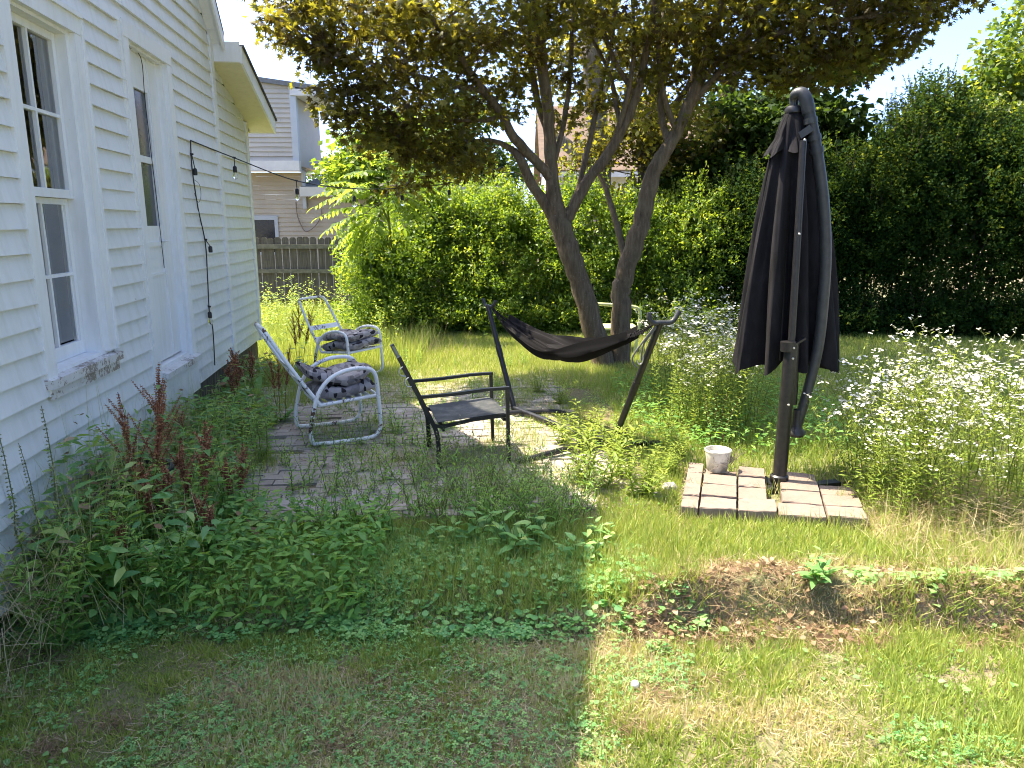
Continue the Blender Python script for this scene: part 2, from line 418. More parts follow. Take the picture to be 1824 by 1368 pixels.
M['vine'] = leaf_mat('vine_leaf', [(0, (.035,.075,.012)), (.5, (.07,.12,.018)), (1, (.15,.17,.025))], None, .42, .45, .3,
                      tvar=[(0, (.14,.24,.02)), (.6, (.30,.40,.025)), (1, (.60,.58,.05))])
M['treegreen'] = leaf_mat('tree_leaf', [(0, (.018,.041,.013)), (.6, (.035,.069,.018)), (1, (.075,.112,.025))], None, .40, .6, .12,
                      tvar=[(0, (.05,.10,.012)), (.7, (.13,.21,.02)), (1, (.36,.44,.05))])
M['sumac'] = leaf_mat('bright_pinnate_leaf', [(0, (.06,.12,.018)), (1, (.13,.19,.03))], None, .5, .45, .3, tvar=[(0, (.30,.46,.03)), (1, (.58,.68,.07))])
M['weed'] = leaf_mat('weed_leaf', [(0, (.099,.231,.056)), (.5, (.165,.346,.075)), (1, (.314,.445,.099))], None, .42, .5, .3, tvar=[(0, (.231,.463,.049)), (1, (.694,.860,.099))])
M['weedyellow'] = leaf_mat('yellow_green_weed_leaf', [(0, (.143,.242,.039)), (1, (.286,.352,.066))], None, .42, .5, .3, tvar=[(0, (.308,.440,.044)), (1, (.616,.660,.088))])
M['broad'] = leaf_mat('broad_dark_leaf', [(0, (.082,.207,.073)), (.6, (.177,.370,.113)), (1, (.351,.412,.124))], None, .34, .45, .35, tvar=[(0, (.186,.455,.061)), (1, (.660,.826,.124))])
M['dockseed'] = leaf_mat('rust_seed', [(0, (.165,.066,.040)), (.5, (.345,.151,.084)), (1, (.575,.316,.173))], None, .2, .8, .1, tvar=[(0, (.288,.086,.043)), (1, (.575,.259,.115))])
M['spikegreen'] = leaf_mat('green_seed_spike', [(0, (.12,.15,.07)), (.6, (.22,.24,.12)), (1, (.34,.32,.19))], None, .25, .8, .1, tvar=[(0, (.2,.25,.08)), (1, (.4,.4,.2))])
M['flower'] = leaf_mat('white_petals', [(0, (.55,.42,.07)), (.18, (.60,.55,.30)), (.30, (.80,.79,.72)), (1, (.84,.84,.80))], None, .3, .7, .1, tvar=[(0, (.8,.8,.68)), (1, (.8,.8,.75))])
M['straw'] = leaf_mat('dry_straw', [(0, (.26,.19,.11)), (.5, (.42,.34,.20)), (1, (.58,.49,.31))], None, .3, .8, .1, tvar=[(0, (.4,.3,.14)), (1, (.6,.5,.28))])
M['grass'] = leaf_mat('grass_blade', [(0, (.180,.276,.066)), (.42, (.300,.396,.090)), (.62, (.456,.480,.144)), (.78, (.600,.516,.288)), (1, (.744,.648,.432))], None, .40, .5, .3,
                      tvar=[(0, (.24,.36,.04)), (.45, (.46,.52,.07)), (.66, (.58,.56,.12)), (1, (.58,.50,.28))])
M['deadgrass'] = leaf_mat('brown_dead_grass', [(0, (.14,.085,.05)), (.5, (.29,.19,.115)), (1, (.48,.37,.24))], None, .25, .8, .1, tvar=[(0, (.3,.2,.1)), (1, (.5,.4,.25))])
M['clover'] = leaf_mat('clover_leaf', [(0, (.111,.285,.104)), (.6, (.190,.411,.135)), (1, (.331,.522,.175))], None, .38, .5, .3, tvar=[(0, (.221,.475,.079)), (1, (.664,.854,.159))])
M['twig'] = simple_mat('dry_twig', (.30,.25,.20), (.18,.14,.11), .9, .1)
# ================================================================== LIGHT, SKY, CAMERA
SUN_DIR = np.array([-.506, .178, 1.0]); SUN_DIR /= np.linalg.norm(SUN_DIR)
SUN_EL = math.asin(SUN_DIR[2]); 
w = bpy.data.worlds.new("World"); SC.world = w; w.use_nodes = True
nt = w.node_tree; bg = nt.nodes['Background']
sky = nt.nodes.new('ShaderNodeTexSky'); sky.sky_type = 'NISHITA'; sky.sun_disc = False
sky.sun_elevation = SUN_EL; sky.sun_rotation = atan2(SUN_DIR[0], SUN_DIR[1]); sky.altitude = 100; sky.air_density = .42; sky.dust_density = 3.0; sky.ozone_density = 6.0
nt.links.new(sky.outputs[0], bg.inputs[0]); bg.inputs[1].default_value = 0.15
ld = bpy.data.lights.new('sun', 'SUN'); ld.energy = 2.95; ld.angle = radians(.55); ld.color = (1, .875, .67)
lo = bpy.data.objects.new('sun', ld); COL.objects.link(lo)
from mathutils import Vector
lo.rotation_euler = Vector(tuple(SUN_DIR)).to_track_quat('Z', 'Y').to_euler(); lo.location = (-6, 3, 12)
cd = bpy.data.cameras.new('camera'); cam = bpy.data.objects.new('camera', cd); COL.objects.link(cam)
cam.location = (0, 0, H); cam.rotation_euler = (radians(90)-PITCH, 0, 0)
cd.sensor_width = 36; cd.lens = 36*F/1824; cd.clip_start = .05; cd.clip_end = 800
SC.camera = cam
SC.view_settings.view_transform = 'Standard'; SC.view_settings.look = 'None'; SC.view_settings.gamma = 1
SC.view_settings.exposure = 2.52
SC.cycles.max_bounces = 8; SC.cycles.transparent_max_bounces = 12; SC.cycles.transmission_bounces = 6; SC.cycles.diffuse_bounces = 4
SC.cycles.use_denoising = True; SC.cycles.filter_width = 1.05
SC.cycles.sample_clamp_indirect = 6

# ================================================================== GROUND
def ground_z(x, y):
    x = np.asarray(x, float); y = np.asarray(y, float)
    edge = 3.32+.10*(vnoise(x+40, y*0, .9, 5)-.5)+.05*(vnoise(x+40, y*0, .23, 6)-.5)
    wd = np.where(x > .65, .10, .30)
    t = np.clip((y-edge)/wd+.5, 0, 1); t = t*t*(3-2*t)
    z = -.13*(1-t)
    near = np.clip(1-(y-12)/8, 0, 1)
    ridge = np.clip(1-np.abs(y-edge-.10)/.22, 0, 1)*np.clip((x-.55)/.25, 0, 1)
    z = z + ridge*(.03+.12*(vnoise(x+40, y+40, .16, 15)-.35)+.05*(vnoise(x+10, y+40, .06, 16)-.5))
    z = z + .035*(fbm(x+60, y+60, .55, 8)-.5)*near + .05*(fbm(x+60, y+60, 3, 18)-.5)*np.clip((y-6)/4, 0, 1)
    inpat = (y > 4.1) & (y < 8.9) & (x > -2.4) & (x < 1.1)
    return np.where(inpat, -.012+0*z, z)
def axis(a): return np.array(a)
xs = np.unique(np.round(np.concatenate([np.linspace(-300, -20, 15), np.linspace(-20, -4, 33), np.linspace(-4, 4.5, 213), np.linspace(4.5, 20, 40), np.linspace(20, 300, 15)]), 4))
ys = np.unique(np.round(np.concatenate([np.linspace(-300, -10, 12), np.linspace(-10, 1, 23), np.linspace(1, 6, 168), np.linspace(6, 13, 100), np.linspace(13, 40, 28), np.linspace(40, 400, 16)]), 4))
X, Y = np.meshgrid(xs, ys); Z = ground_z(X, Y)
V = np.stack([X.ravel(), Y.ravel(), Z.ravel()], 1); nx, ny = len(xs), len(ys)
i, j = np.meshgrid(np.arange(nx-1), np.arange(ny-1)); a = (j*nx+i).ravel()
lawn = fast_mesh('lawn', V, np.stack([a, a+1, a+nx+1, a+nx], 1), None, M['soil'], None, smooth=True)
tag(lawn, kind='structure')

# brick patio: one sheet of separate weathered bricks laid perpendicular to the wall
def wallx(y): return HO[0]+HD[0]*(y-HO[1])/HD[1]
mb = MB(); tints = []
RB = np.stack([HN, HD, [0, 0, 1]], 1)
row = 0; v0 = -5.15
while v0 < -.35:
    off = (.102 if row % 2 else 0); q = .05-off
    while q < 4.35:
        p = HO+HN*(q+.1)+HD*(v0+.05)
        lim = 3.3+.5*vnoise(v0+20, 3, 1.1, 4)
        if q < lim and random.random() > .035:
            dz = random.gauss(0, .0035)+.018*(fbm(p[0]+30, p[1]+30, 1.2, 77)-.5)
            tx, ty, tr = random.gauss(0, .012), random.gauss(0, .012), random.gauss(0, .02)
            R = RB @ np.array([[cos(tr), -sin(tr), tx], [sin(tr), cos(tr), ty], [-tx, -ty, 1]])
            mb.box((p[0], p[1], dz-.016), (.198, .097, .05), R); tints += [random.random()]*8
        q += .204
    v0 += .103; row += 1
patio = part('patio', mb, M['patio']); tag(patio, kind='structure')
at = patio.data.attributes.new('tint', 'FLOAT', 'POINT'); at.data.foreach_set('value', np.array(tints, np.float32))

# ================================================================== FARMHOUSE
house = thing('farmhouse', 'white clapboard farmhouse with peeling sills, tall sash window and narrow door', 'house', tuple(HO))
U_CORN, U_TRIM = .20, -1.25
HB = .38
def rake_main(u):  # height of the gable outline at u
    pk = -3.73
    return 6.2-1.02*(u-pk) if u > pk else 6.2-.60*(pk-u)
def lean(u): return 3.455-.29*(u-U_TRIM)
win_open = (-5.255, -4.526, 1.0, 2.917); door_open = (-3.607, -2.77, .70, 3.09)
holes = [(-5.37, -4.41, .90, 3.035), (-3.72, -2.655, .30, 3.205)]
def siding_rows(mb, u0, u1, z0, z1, ex, holes, pos, top=None, o0=.027, o1=.004, seed=0):
    rr = random.Random(seed); z = z0; 
    while z < z1-1e-6:
        zt = min(z+ex, z1)
        segs = [(u0, u1)]
        if top is not None:
            ok = [u for u in np.linspace(u0, u1, 240) if top(u) > z+ex*.5]
            if not ok: break
            segs = [(min(ok), max(ok))]
        cut = []
        for s in segs:
            pieces = [(s[0], s[1], z, zt)]
            for h in holes:
                nxt = []
                for (a, b, c, d) in pieces:
                    if h[1] <= a or h[0] >= b or h[3] <= c or h[2] >= d: nxt.append((a, b, c, d)); continue
                    if a < h[0]: nxt.append((a, h[0], c, d))
                    if b > h[1]: nxt.append((h[1], b, c, d))
                    m0, m1 = max(a, h[0]), min(b, h[1])
                    if d > h[3]: nxt.append((m0, m1, h[3], d))
                    if c < h[2]: nxt.append((m0, m1, c, h[2]))
                pieces = nxt
            cut += pieces
        jo = rr.gauss(0, .0016)
        for (a, b, c, d) in cut:
            if b-a < .01 or d-c < .01: continue
            if b-a > 1.5 and rr.random() < .75:
                m_ = a+(b-a)*(.15+.7*rr.random()); cut += [(a, m_-.0015, c, d), (m_+.0015, b, c, d)]; continue
            n = max(1, int((b-a)/.6)); 
            us = np.linspace(a, b, n+1)
            wob = [rr.gauss(0, .0022) for _ in us]
            vs = []; fs = []
            fo = lambda zz: o1+(o0-o1)*(zt-zz)/ex+jo
            for u, wv in zip(us, wob):
                bot = c+(wv if c == z else 0)
                vs += [pos(u, fo(c), bot), pos(u, fo(d), d), pos(u, 0.0, bot)]
            for k in range(n):
                q = 3*k
                fs += [(q, q+3, q+4, q+1), (q+2, q+5, q+3, q)]
            fs += [(0, 1, 2), (3*n, 3*n+2, 3*n+1)]
            mb.add(vs, fs)
        z += ex
    return mb
mb = MB()
siding_rows(mb, -12.0, U_TRIM-.05, HB, 6.4, .1268, holes, Hf, rake_main, seed=1)
siding_rows(mb, -12.0, -3.78, .0, HB, .1268, [], Hf, seed=2)
siding_rows(mb, U_TRIM+.05, U_CORN-.09, HB, 3.4, .1255, [], Hf, lean, seed=3)
# the far (north) end and the rear of the lean-to, and the near end: plain boarded walls
DEP = -6.0
def endpos(u, o, z): return Hf(U_CORN+o, u, z)
siding_rows(mb, DEP, -.0, HB, 3.0, .1255, [], endpos, seed=6)
part('wall', mb, M['siding'], house)
# structural backing, with the real openings left out
mb = MB()
def backing(u0, u1, z0, z1): mb.hbox(u0, u1, -.14, -.002, z0, z1)
backing(-12, win_open[0], 0.02, 3.6); backing(win_open[0], win_open[1], .02, win_open[2]); backing(win_open[0], win_open[1], win_open[3], 3.6)
backing(win_open[1], door_open[0], .02, 3.6); backing(door_open[0], door_open[1], .02, door_open[2]); backing(door_open[0], door_open[1], door_open[3], 3.6)
backing(door_open[1], U_TRIM, HB, 3.6); backing(U_TRIM, U_CORN-.01, HB, 3.03)
mb.hexa([Hf(-9,-.14,3.6),Hf(-9,-.002,3.6),Hf(U_TRIM,-.002,3.6),Hf(U_TRIM,-.14,3.6),Hf(-3.9,-.14,6.0),Hf(-3.9,-.002,6.0),Hf(-3.6,-.002,5.95),Hf(-3.6,-.14,5.95)])
part('sheathing', mb, M['trim'], house)
# vertical boards, skirting board and foundation
mb = MB(); mb.hbox(U_TRIM-.055, U_TRIM+.055, -.002, .034, HB-.03, rake_main(U_TRIM)-.02); part('trim_board', mb, M['trim'], house)
mb = MB(); mb.hbox(U_CORN-.10, U_CORN+.012, -.002, .034, HB-.02, lean(U_CORN)-.03); mb.hbox(U_CORN+.0125, U_CORN+.03, -.10, .026, HB-.02, 2.98); part('corner_board', mb, M['trim'], house)
mb = MB(); mb.hbox(-3.72, -2.64, -.002, .030, .34, .655); part('skirting_board', mb, M['trim'], house)
mb = MB(); mb.hbox(-3.78, -3.72, -.002, .028, .05, .90); mb.hbox(-3.78, -3.722, -.002, .024, .90, 3.205); part('trim_board', mb, M['trim'], house)
mb = MB(); mb.hbox(-3.78, U_CORN-.02, -.30, -.03, -.3, HB-.002); mb.hbox(U_CORN-.28, U_CORN-.021, DEP, -.31, -.3, HB-.002); part('foundation', mb, M['found'], house)
# lean-to eave: overhanging rake with soffit, fascia and roof edge
OV = .31
def slab(mb, u0, u1, o0, o1, fz, t0, t1):
    mb.hexa([Hf(u0,o0,fz(u0)+t0),Hf(u0,o1,fz(u0)+t0),Hf(u1,o1,fz(u1)+t0),Hf(u1,o0,fz(u1)+t0),Hf(u0,o0,fz(u0)+t1),Hf(u0,o1,fz(u0)+t1),Hf(u1,o1,fz(u1)+t1),Hf(u1,o0,fz(u1)+t1)])
mb = MB(); slab(mb, U_TRIM+.06, U_CORN+.30, .004, OV-.02, lean, -.022, -.002); mb.hbox(U_CORN+.035, U_CORN+.30, DEP, 0, lean(U_CORN+.3)-.025, lean(U_CORN+.3)-.008); part('soffit', mb, M['soffit'], house)
mb = MB(); slab(mb, U_TRIM+.056, U_CORN+.305, OV-.019, OV+.004, lean, -.03, .135); mb.hbox(U_TRIM+.056, U_TRIM+.078, .03, OV-.02, lean(U_TRIM)-.03, lean(U_TRIM)+.16)
mb.hbox(U_CORN+.302, U_CORN+.325, DEP, OV+.002, lean(U_CORN+.3)-.03, lean(U_CORN+.3)+.11); part('fascia', mb, M['trim'], house)
mb = MB(); slab(mb, U_TRIM+.08, U_CORN+.35, -6.2, OV+.022, lean, .137, .160); part('roof', mb, M['roof'], house)
# main roof, small overhang on the gable
mb = MB()
slab(mb, -3.75, U_TRIM+.06, -6.4, .15, lambda u: 6.2-1.02*(u+3.73), .06, .10)
slab(mb, -9.4, -3.70, -6.4, .15, lambda u: 6.2-.60*(-3.73-u), .06, .10)
rf = part('roof', mb, M['roof'], house)
mb = MB()
slab(mb, -3.75, U_TRIM+.06, .128, .148, lambda u: 6.2-1.02*(u+3.73), -.10, .055); slab(mb, -9.4, -3.70, .128, .148, lambda u: 6.2-.60*(-3.73-u), -.10, .055)
part('fascia', mb, M['trim'], house)
mb = MB()
slab(mb, -3.75, U_TRIM+.055, .006, .126, lambda u: 6.2-1.02*(u+3.73), -.03, -.01)
for k in range(24):
    u = U_TRIM+.04-k*.1
    slab(mb, u-.004, u+.004, .008, .124, lambda q: 6.2-1.02*(q+3.73), -.036, -.031)
part('soffit', mb, M['trim'], house)
mb = MB(); mb.hbox(-9.0, U_TRIM, -6.2, -6.0, 0, 3.4); mb.hbox(-9.2, -9.0, -6.2, -.15, 0, 3.4); mb.hbox(U_TRIM, U_CORN-.03, -6.2, -6.0, .3, 2.9); part('rear_wall', mb, M['siding'], house)
# ---- window
wn = MB(); u0, u1, z0, z1 = win_open
wn.hbox(u0-.115, u0-.001, -.002, .030, z0-.1, z1+.001); wn.hbox(u1+.001, u1+.115, -.002, .030, z0-.0, z1+.001); wn.hbox(u0-.115, u1+.115, -.002, .034, z1+.002, z1+.118)
wn.hbox(u1+.098, u1+.122, .0305, .042, z0, z1+.1); wn.hbox(u0-.1, u1+.1, .0345, .05, z1+.10, z1+.125)
window = part('window', wn, M['trim'], house)
SO = -.075
fr = MB()
# upper sash sits outside the lower one
def sash(mb, ua, ub, za, zb, o, st=.045, rb=.05, rt=.045, mun=.020):
    t = .035
    mb.hbox(ua, ua+st, o-t, o, za, zb); mb.hbox(ub-st, ub, o-t, o, za, zb)
    mb.hbox(ua+st, ub-st, o-t, o-.0015, za, za+rb); mb.hbox(ua+st, ub-st, o-t, o-.0015, zb-rt, zb)
    um = (ua+ub)/2; zm = (za+rb+zb-rt)/2
    mb.hbox(um-mun/2, um+mun/2, o-t+.004, o-.003, za+rb, zb-rt)
    mb.hbox(ua+st, um-mun/2, o-t+.004, o-.004, zm-mun/2, zm+mun/2); mb.hbox(um+mun/2, ub-st, o-t+.004, o-.004, zm-mun/2, zm+mun/2)
sash(fr, u0+.02, u1-.045, 1.955, z1-.02, SO+.012)
sash(fr, u0+.02, u1-.045, z0+.002, 1.953, SO-.026, rb=.085, rt=.035)
fr.hbox(u0, u0+.019, -.14, .0, z0, z1); fr.hbox(u1-.044, u1, -.14, -.004, z0, z1); fr.hbox(u1-.10, u1-.0445, -.14, -.115, z0, z1); fr.hbox(u0+.019, u1-.044, -.14, -.001, z1-.019, z1)
part('frame', fr, M['trim'], window)
gl = MB(); gl.add([Hf(u0+.06,SO-.012,2.0),Hf(u1-.09,SO-.012,2.0),Hf(u1-.09,SO-.012,z1-.06),Hf(u0+.06,SO-.012,z1-.06)], [(0,1,2,3)])
gl.add([Hf(u0+.06,SO-.048,z0+.1),Hf(u1-.09,SO-.048,z0+.1),Hf(u1-.09,SO-.044,1.93),Hf(u0+.06,SO-.044,1.93)], [(0,1,2,3)])
part('pane', gl, M['glass'], window)
si = MB(); si.hexa([Hf(u0-.13,-.14,z0-.055),Hf(u0-.13,.055,z0-.075),Hf(u1+.14,.055,z0-.075),Hf(u1+.14,-.14,z0-.055),Hf(u0-.13,-.14,z0-.002),Hf(u0-.13,.055,z0-.025),Hf(u1+.14,.055,z0-.025),Hf(u1+.14,-.14,z0-.002)])
si.hbox(u0-.10, u1+.10, .019, .038, z0-.135, z0-.077)
part('sill', si, M['sill'], window)
cu = MB(); vs = []; fs = []; nn = 60
for k in range(nn+1):
    u = u0+.50+.22*k/nn; o = -.30+.03*sin(k*.9)+.012*sin(k*2.3)
    vs += [Hf(u+.03*sin(k), o, z0+.06), Hf(u, o, z1+.02)]
for k in range(nn): fs.append((2*k, 2*k+2, 2*k+3, 2*k+1))
cu.add(vs, fs)
vs = []; fs = []
for k in range(21):
    t = k/20; u = u0+.02+.12*t; o = -.27+.02*sin(k*1.4)
    vs += [Hf(u+.16*(1-t)+.08, o, z0+.06), Hf(u+.04, o, 1.55), Hf(u, o, z1)]
for k in range(20): fs += [(3*k, 3*k+3, 3*k+4, 3*k+1), (3*k+1, 3*k+4, 3*k+5, 3*k+2)]
cu.add(vs, fs)
part('curtain', cu, M['curtain'], window, smooth=True)
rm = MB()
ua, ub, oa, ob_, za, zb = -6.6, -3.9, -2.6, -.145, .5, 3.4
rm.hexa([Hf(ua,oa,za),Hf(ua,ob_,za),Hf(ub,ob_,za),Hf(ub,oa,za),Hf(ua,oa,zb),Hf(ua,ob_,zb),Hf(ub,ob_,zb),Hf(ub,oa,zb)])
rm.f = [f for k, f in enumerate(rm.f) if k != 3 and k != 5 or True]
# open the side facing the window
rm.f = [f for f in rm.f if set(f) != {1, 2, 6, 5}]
part('interior_wall', rm, M['unlit_room'], house)
# ---- door
u0, u1, z0, z1 = door_open
dr = MB()
DO = -.05
dr.hbox(u0+.015, u0+.125, DO-.04, DO, z0+.02, z1-.02); dr.hbox(u1-.30, u1-.02, DO-.04, DO, z0+.02, z1-.02)
dr.hbox(u0+.125, u1-.30, DO-.04, DO-.001, z0+.02, 1.79); dr.hbox(u0+.125, u1-.30, DO-.04, DO-.001, 2.81, z1-.02); dr.hbox(u0+.125, u1-.30, DO-.04, DO-.002, 2.27, 2.32)
dr.hbox(u0+.11, u1-.285, DO+.0005, DO+.008, 1.40, 1.42); dr.hbox(u0+.13, u1-.32, DO, DO+.012, 1.63, 1.665)
dr.hbox(u1-.285, u1-.27, DO+.0005, DO+.012, z0+.03, z1-.03)
door = part('door', dr, M['trim'], house)
gl = MB(); gl.hbox(u0+.120, u1-.295, DO-.028, DO-.022, 1.78, 2.83); part('pane', gl, simple_mat('grey_door_glass', (.075,.082,.09), (.06,.066,.072), .22, .5, nscale=3, bump=.02), door)
bk = MB(); bk.hbox(u0+.10, u1-.25, DO-.30, DO-.10, 1.7, 2.9); part('screen', bk, simple_mat('grey_screen', (.12,.13,.14), (.09,.10,.11), .8, .2), door)
hd = MB(); hd.tube([Hf(u1-.33,DO+.0,1.67),Hf(u1-.33,DO+.04,1.67),Hf(u1-.29,DO+.045,1.67)], .008, 8); hd.hbox(u1-.345, u1-.31, DO+.001, DO+.012, 1.61, 1.70); part('latch', hd, M['trim'], door)
dc = MB()
dc.hbox(u0-.113, u0-.001, -.002, .030, z0-.05, z1); dc.hbox(u1+.001, u1+.112, -.002, .030, z0-.05, z1); dc.hbox(u0-.113, u1+.112, -.002, .034, z1+.001, z1+.115)
dc.hbox(u0, u0+.014, -.14, .0, z0, z1); dc.hbox(u1-.019, u1, -.14, 0, z0, z1); dc.hbox(u0+.014, u1-.019, -.14, -.001, z1-.019, z1)
dc.hbox(u1-.045, u1-.0195, -.06, -.003, z0, z1-.02)
part('frame', dc, M['trim'], door)
ds = MB(); ds.hexa([Hf(u0,-.14,z0-.07),Hf(u0,.075,z0-.085),Hf(u1+.10,.075,z0-.085),Hf(u1+.10,-.14,z0-.07),Hf(u0,-.14,z0-.002),Hf(u0,.075,z0-.04),Hf(u1+.10,.075,z0-.04),Hf(u1+.10,-.14,z0-.002)]); part('sill', ds, M['sill'], door)

# ================================================================== STRING LIGHTS
sl = thing('string_lights', 'black outdoor string lights hung from the clapboard wall to the maple tree', 'string lights', Hf(-2.293, .03, 2.539))
hook = Hf(-2.293, .035, 2.539)
down = [hook, Hf(-2.30,.03,2.30), Hf(-2.22,.03,1.95), Hf(-2.075,.03,1.63), Hf(-2.10,.03,1.30), Hf(-2.16,.035,.98), Hf(-2.09,.035,.80), Hf(-2.11,.03,.45)]
far = [hook, A(417,281,7.4), A(528,322,7.9), A(630,336,8.35), A(716,335,8.75), A(800,326,9.1), A(900,296,9.25)]
wire = MB(); wire.tube(down, .0055, 6, sub=5); wire.tube(far, .0055, 6, sub=6)
wire.tube([Hf(-2.27,.03,2.2), Hf(-2.22,.06,2.16), Hf(-2.2,.06,2.06), Hf(-2.27,.05,2.0), Hf(-2.3,.03,2.08)], .002, 5, sub=5)
part('cable', wire, M['blackrubber'], sl, smooth=True)
th = MB(); th.tube([Hf(-3.50,-.03,3.06), Hf(-3.20,-.03,3.05), Hf(-3.18,-.035,2.7), Hf(-3.13,-.035,1.85), Hf(-3.10,-.04,1.45)], .003, 5, sub=4)
part('cable', th, M['blackrubber'], sl, smooth=True)
def lamp(p, top, bulb=True, dirv=(0,0,-1)):
    p = np.array(p); dv = np.array(dirv, float); dv /= np.linalg.norm(dv)
    s = MB(); s.tube([top, (np.array(top)+p)/2+np.array([0,0,-.004]), p], .0045, 6)
    s.tube([np.array(top)+np.array([-.014,0,.004]), np.array(top)+np.array([.014,0,.0])], .009, 8)
    pr = [(p+dv*z, r) for z, r in [(0,.006),(.004,.013),(.012,.018),(.045,.019),(.062,.017)]]
    s.tube([q[0] for q in pr], [q[1] for q in pr], 10)
    so = part('socket', s, M['blackrubber'], sl, smooth=True)
    if bulb:
        b = MB(); pr = [(p+dv*z, r) for z, r in [(.061,.012),(.072,.014),(.085,.021),(.10,.024),(.115,.019),(.124,.006)]]
        b.tube([q[0] for q in pr], [q[1] for q in pr], 12); part('bulb', b, M['bulb'], so, smooth=True)
lamp(Hf(-2.285,.05,2.30), Hf(-2.29,.034,2.42), False)
lamp(Hf(-2.03,.06,1.60), Hf(-2.075,.034,1.66), False)
lamp(Hf(-2.21,.05,.99), Hf(-2.15,.036,1.03), True, (.02,.01,-1))
fp, _ = smooth_path(np.array(far, float), np.ones(len(far)), 6)
for px in (417, 528, 630, 716, 800):
    k = min(range(len(far)), key=lambda i: abs(far[i][0]/far[i][1]-(px-912)/F))
    t = np.array(far[k]); lamp(t+np.array([0,0,-.075]), t)

# ================================================================== FENCE
FY = 15.5
fe = thing('wooden_fence', 'grey weathered dog-eared picket fence behind the white lawn chairs', 'fence', (-6, FY, 0))
pk = MB(); x = -9.0; rr = random.Random(3)
FR = np.array([HN, HD])
while x < 3.0:
    wd = .143; h = 1.60+rr.gauss(0, .012); y = FY+.128*(x+5.0)*0.12+rr.gauss(0, .004); t = .02; e = .03
    out = [(x,0),(x+wd-.012,0),(x+wd-.012,h-e),(x+wd-.012-e,h),(x+e,h),(x,h-e)]
    tl = rr.gauss(0, .006)
    pk.add([(q[0]+tl*q[1], y, q[1]-.05) for q in out]+[(q[0]+tl*q[1], y+t, q[1]-.05) for q in out], [(0,1,2,3,4,5),(11,10,9,8,7,6)]+[(k,(k+6),(k+1)%6+6,(k+1)%6) for k in range(6)])
    x += wd+.004
part('pickets', pk, M['fence'], fe)
for z in (1.36, .86, .32):
    r = MB(); r.box((-3.0, FY-.035+.0, z), (12, .045, .085)); part('rail', r, M['fencerail'], fe)
for x in (-8.2, -5.75, -3.3, -.85, 1.6):
    r = MB(); r.box((x, FY+.09, .75), (.09, .09, 1.5)); part('post', r, M['fence'], fe)

# ================================================================== NEIGHBOUR HOUSES
NY = 21.0
c0 = A(525, 220, NY)
nb = thing('neighbour_house', 'grey vinyl-sided two-storey house with overhanging upper floor behind the fence', 'house', (c0[0], NY, 0))
CX = c0[0]
def Nf(u, o, z): return (CX-.0+u, NY-o, z)           # wall facing the camera: u to +x
def Nr(u, o, z): return (CX+o-.129*u, NY+u, z)       # side wall going away
zt = A(525, 158, NY)[2]; zo = A(520, 287, NY)[2]
mb = MB(); siding_rows(mb, -7, -.09, zo, 8.5, .125, [], Nf, lambda u: zt+.10-.13*u, .035, .004, 21)
siding_rows(mb, .09, 2.7, zo-.25, zt-.15, .125, [(1.0, 1.75, zt-2.0, zt-.6)], Nr, None, .045, .004, 22)
mb.box((CX-3.5, NY+1.36, (zo+zt)/2-.1), (6.99, 2.68, zt-zo)); part('upper_wall', mb, M['nsiding'], nb)
mb = MB(); mb.box((CX, NY, (zo+zt)/2), (.17, .17, zt-zo+.1)); part('corner_board', mb, M['ntrim'], nb)
mb = MB(); r = [Nf(-7.2,.12,zt+.10+.92),Nf(-7.2,-2.9,zt+.10+.92),Nf(.75,-2.9,zt-.06),Nf(.75,.12,zt-.06)]
mb.hexa(r+[(q[0],q[1],q[2]+.12) for q in r]); part('roof', mb, M['nroof'], nb)
mb = MB(); mb.box((CX+.40, NY+1.35, zt-.17), (.66, 2.9, .06)); mb.box((CX+.35, NY-.09, zt-.10), (.8, .05, .16)); part('soffit', mb, M['nwhite'], nb)
wd_ = MB(); wd_.add([Nr(1.05,.01,zt-1.95),Nr(1.7,.01,zt-1.95),Nr(1.7,.01,zt-.65),Nr(1.05,.01,zt-.65)], [(0,1,2,3)]); 
wf = MB()
for a, b, c, d in ((1.0,1.06,zt-2,zt-.6),(1.69,1.75,zt-2,zt-.6),(1.06,1.69,zt-2,zt-1.93),(1.06,1.69,zt-.67,zt-.6)):
    q = [Nr(a,.0,c),Nr(a,.035,c),Nr(b,.035,c),Nr(b,0,c),Nr(a,.0,d),Nr(a,.035,d),Nr(b,.035,d),Nr(b,0,d)]; wf.hexa(q)
wo = part('window', wf, M['nwhite'], nb); part('pane', wd_, M['darkglass'], wo)
mb = MB(); mb.box((CX-3.4, NY-.06, zo-.13), (7.0, .2, .26)); part('fascia', mb, M['nwhite'], nb)
LW = NY+.55
mb = MB()
def Nl(u, o, z): return (CX+u, LW-o, z)
siding_rows(mb, -7, 5.5, 0, zo-.26, .125, [(-2.2, -.78, .95, 2.05)], Nl, lambda u: (zo-.2 if u < .05 else A(590,345,LW)[2]), .032, .004, 23)
mb.box((CX-.75, LW+2, 1.0), (12.49, 3.9, 2.0)); part('lower_wall', mb, M['nsidinglow'], nb)
mb = MB(); mb.box((CX+.03, LW-.08, zo-.75), (.10, .12, 1.0)); part('downpipe', mb, M['ntrim'], nb)
wf = MB()
for a, b, c, d in ((-2.2,-2.1,.95,2.05),(-.88,-.78,.95,2.05),(-2.1,-.88,1.93,2.05),(-2.1,-.88,.95,1.03)):
    wf.hexa([Nl(a,-.02,c),Nl(a,.05,c),Nl(b,.05,c),Nl(b,-.02,c),Nl(a,-.02,d),Nl(a,.05,d),Nl(b,.05,d),Nl(b,-.02,d)])
wo = part('window', wf, M['ntrim'], nb)
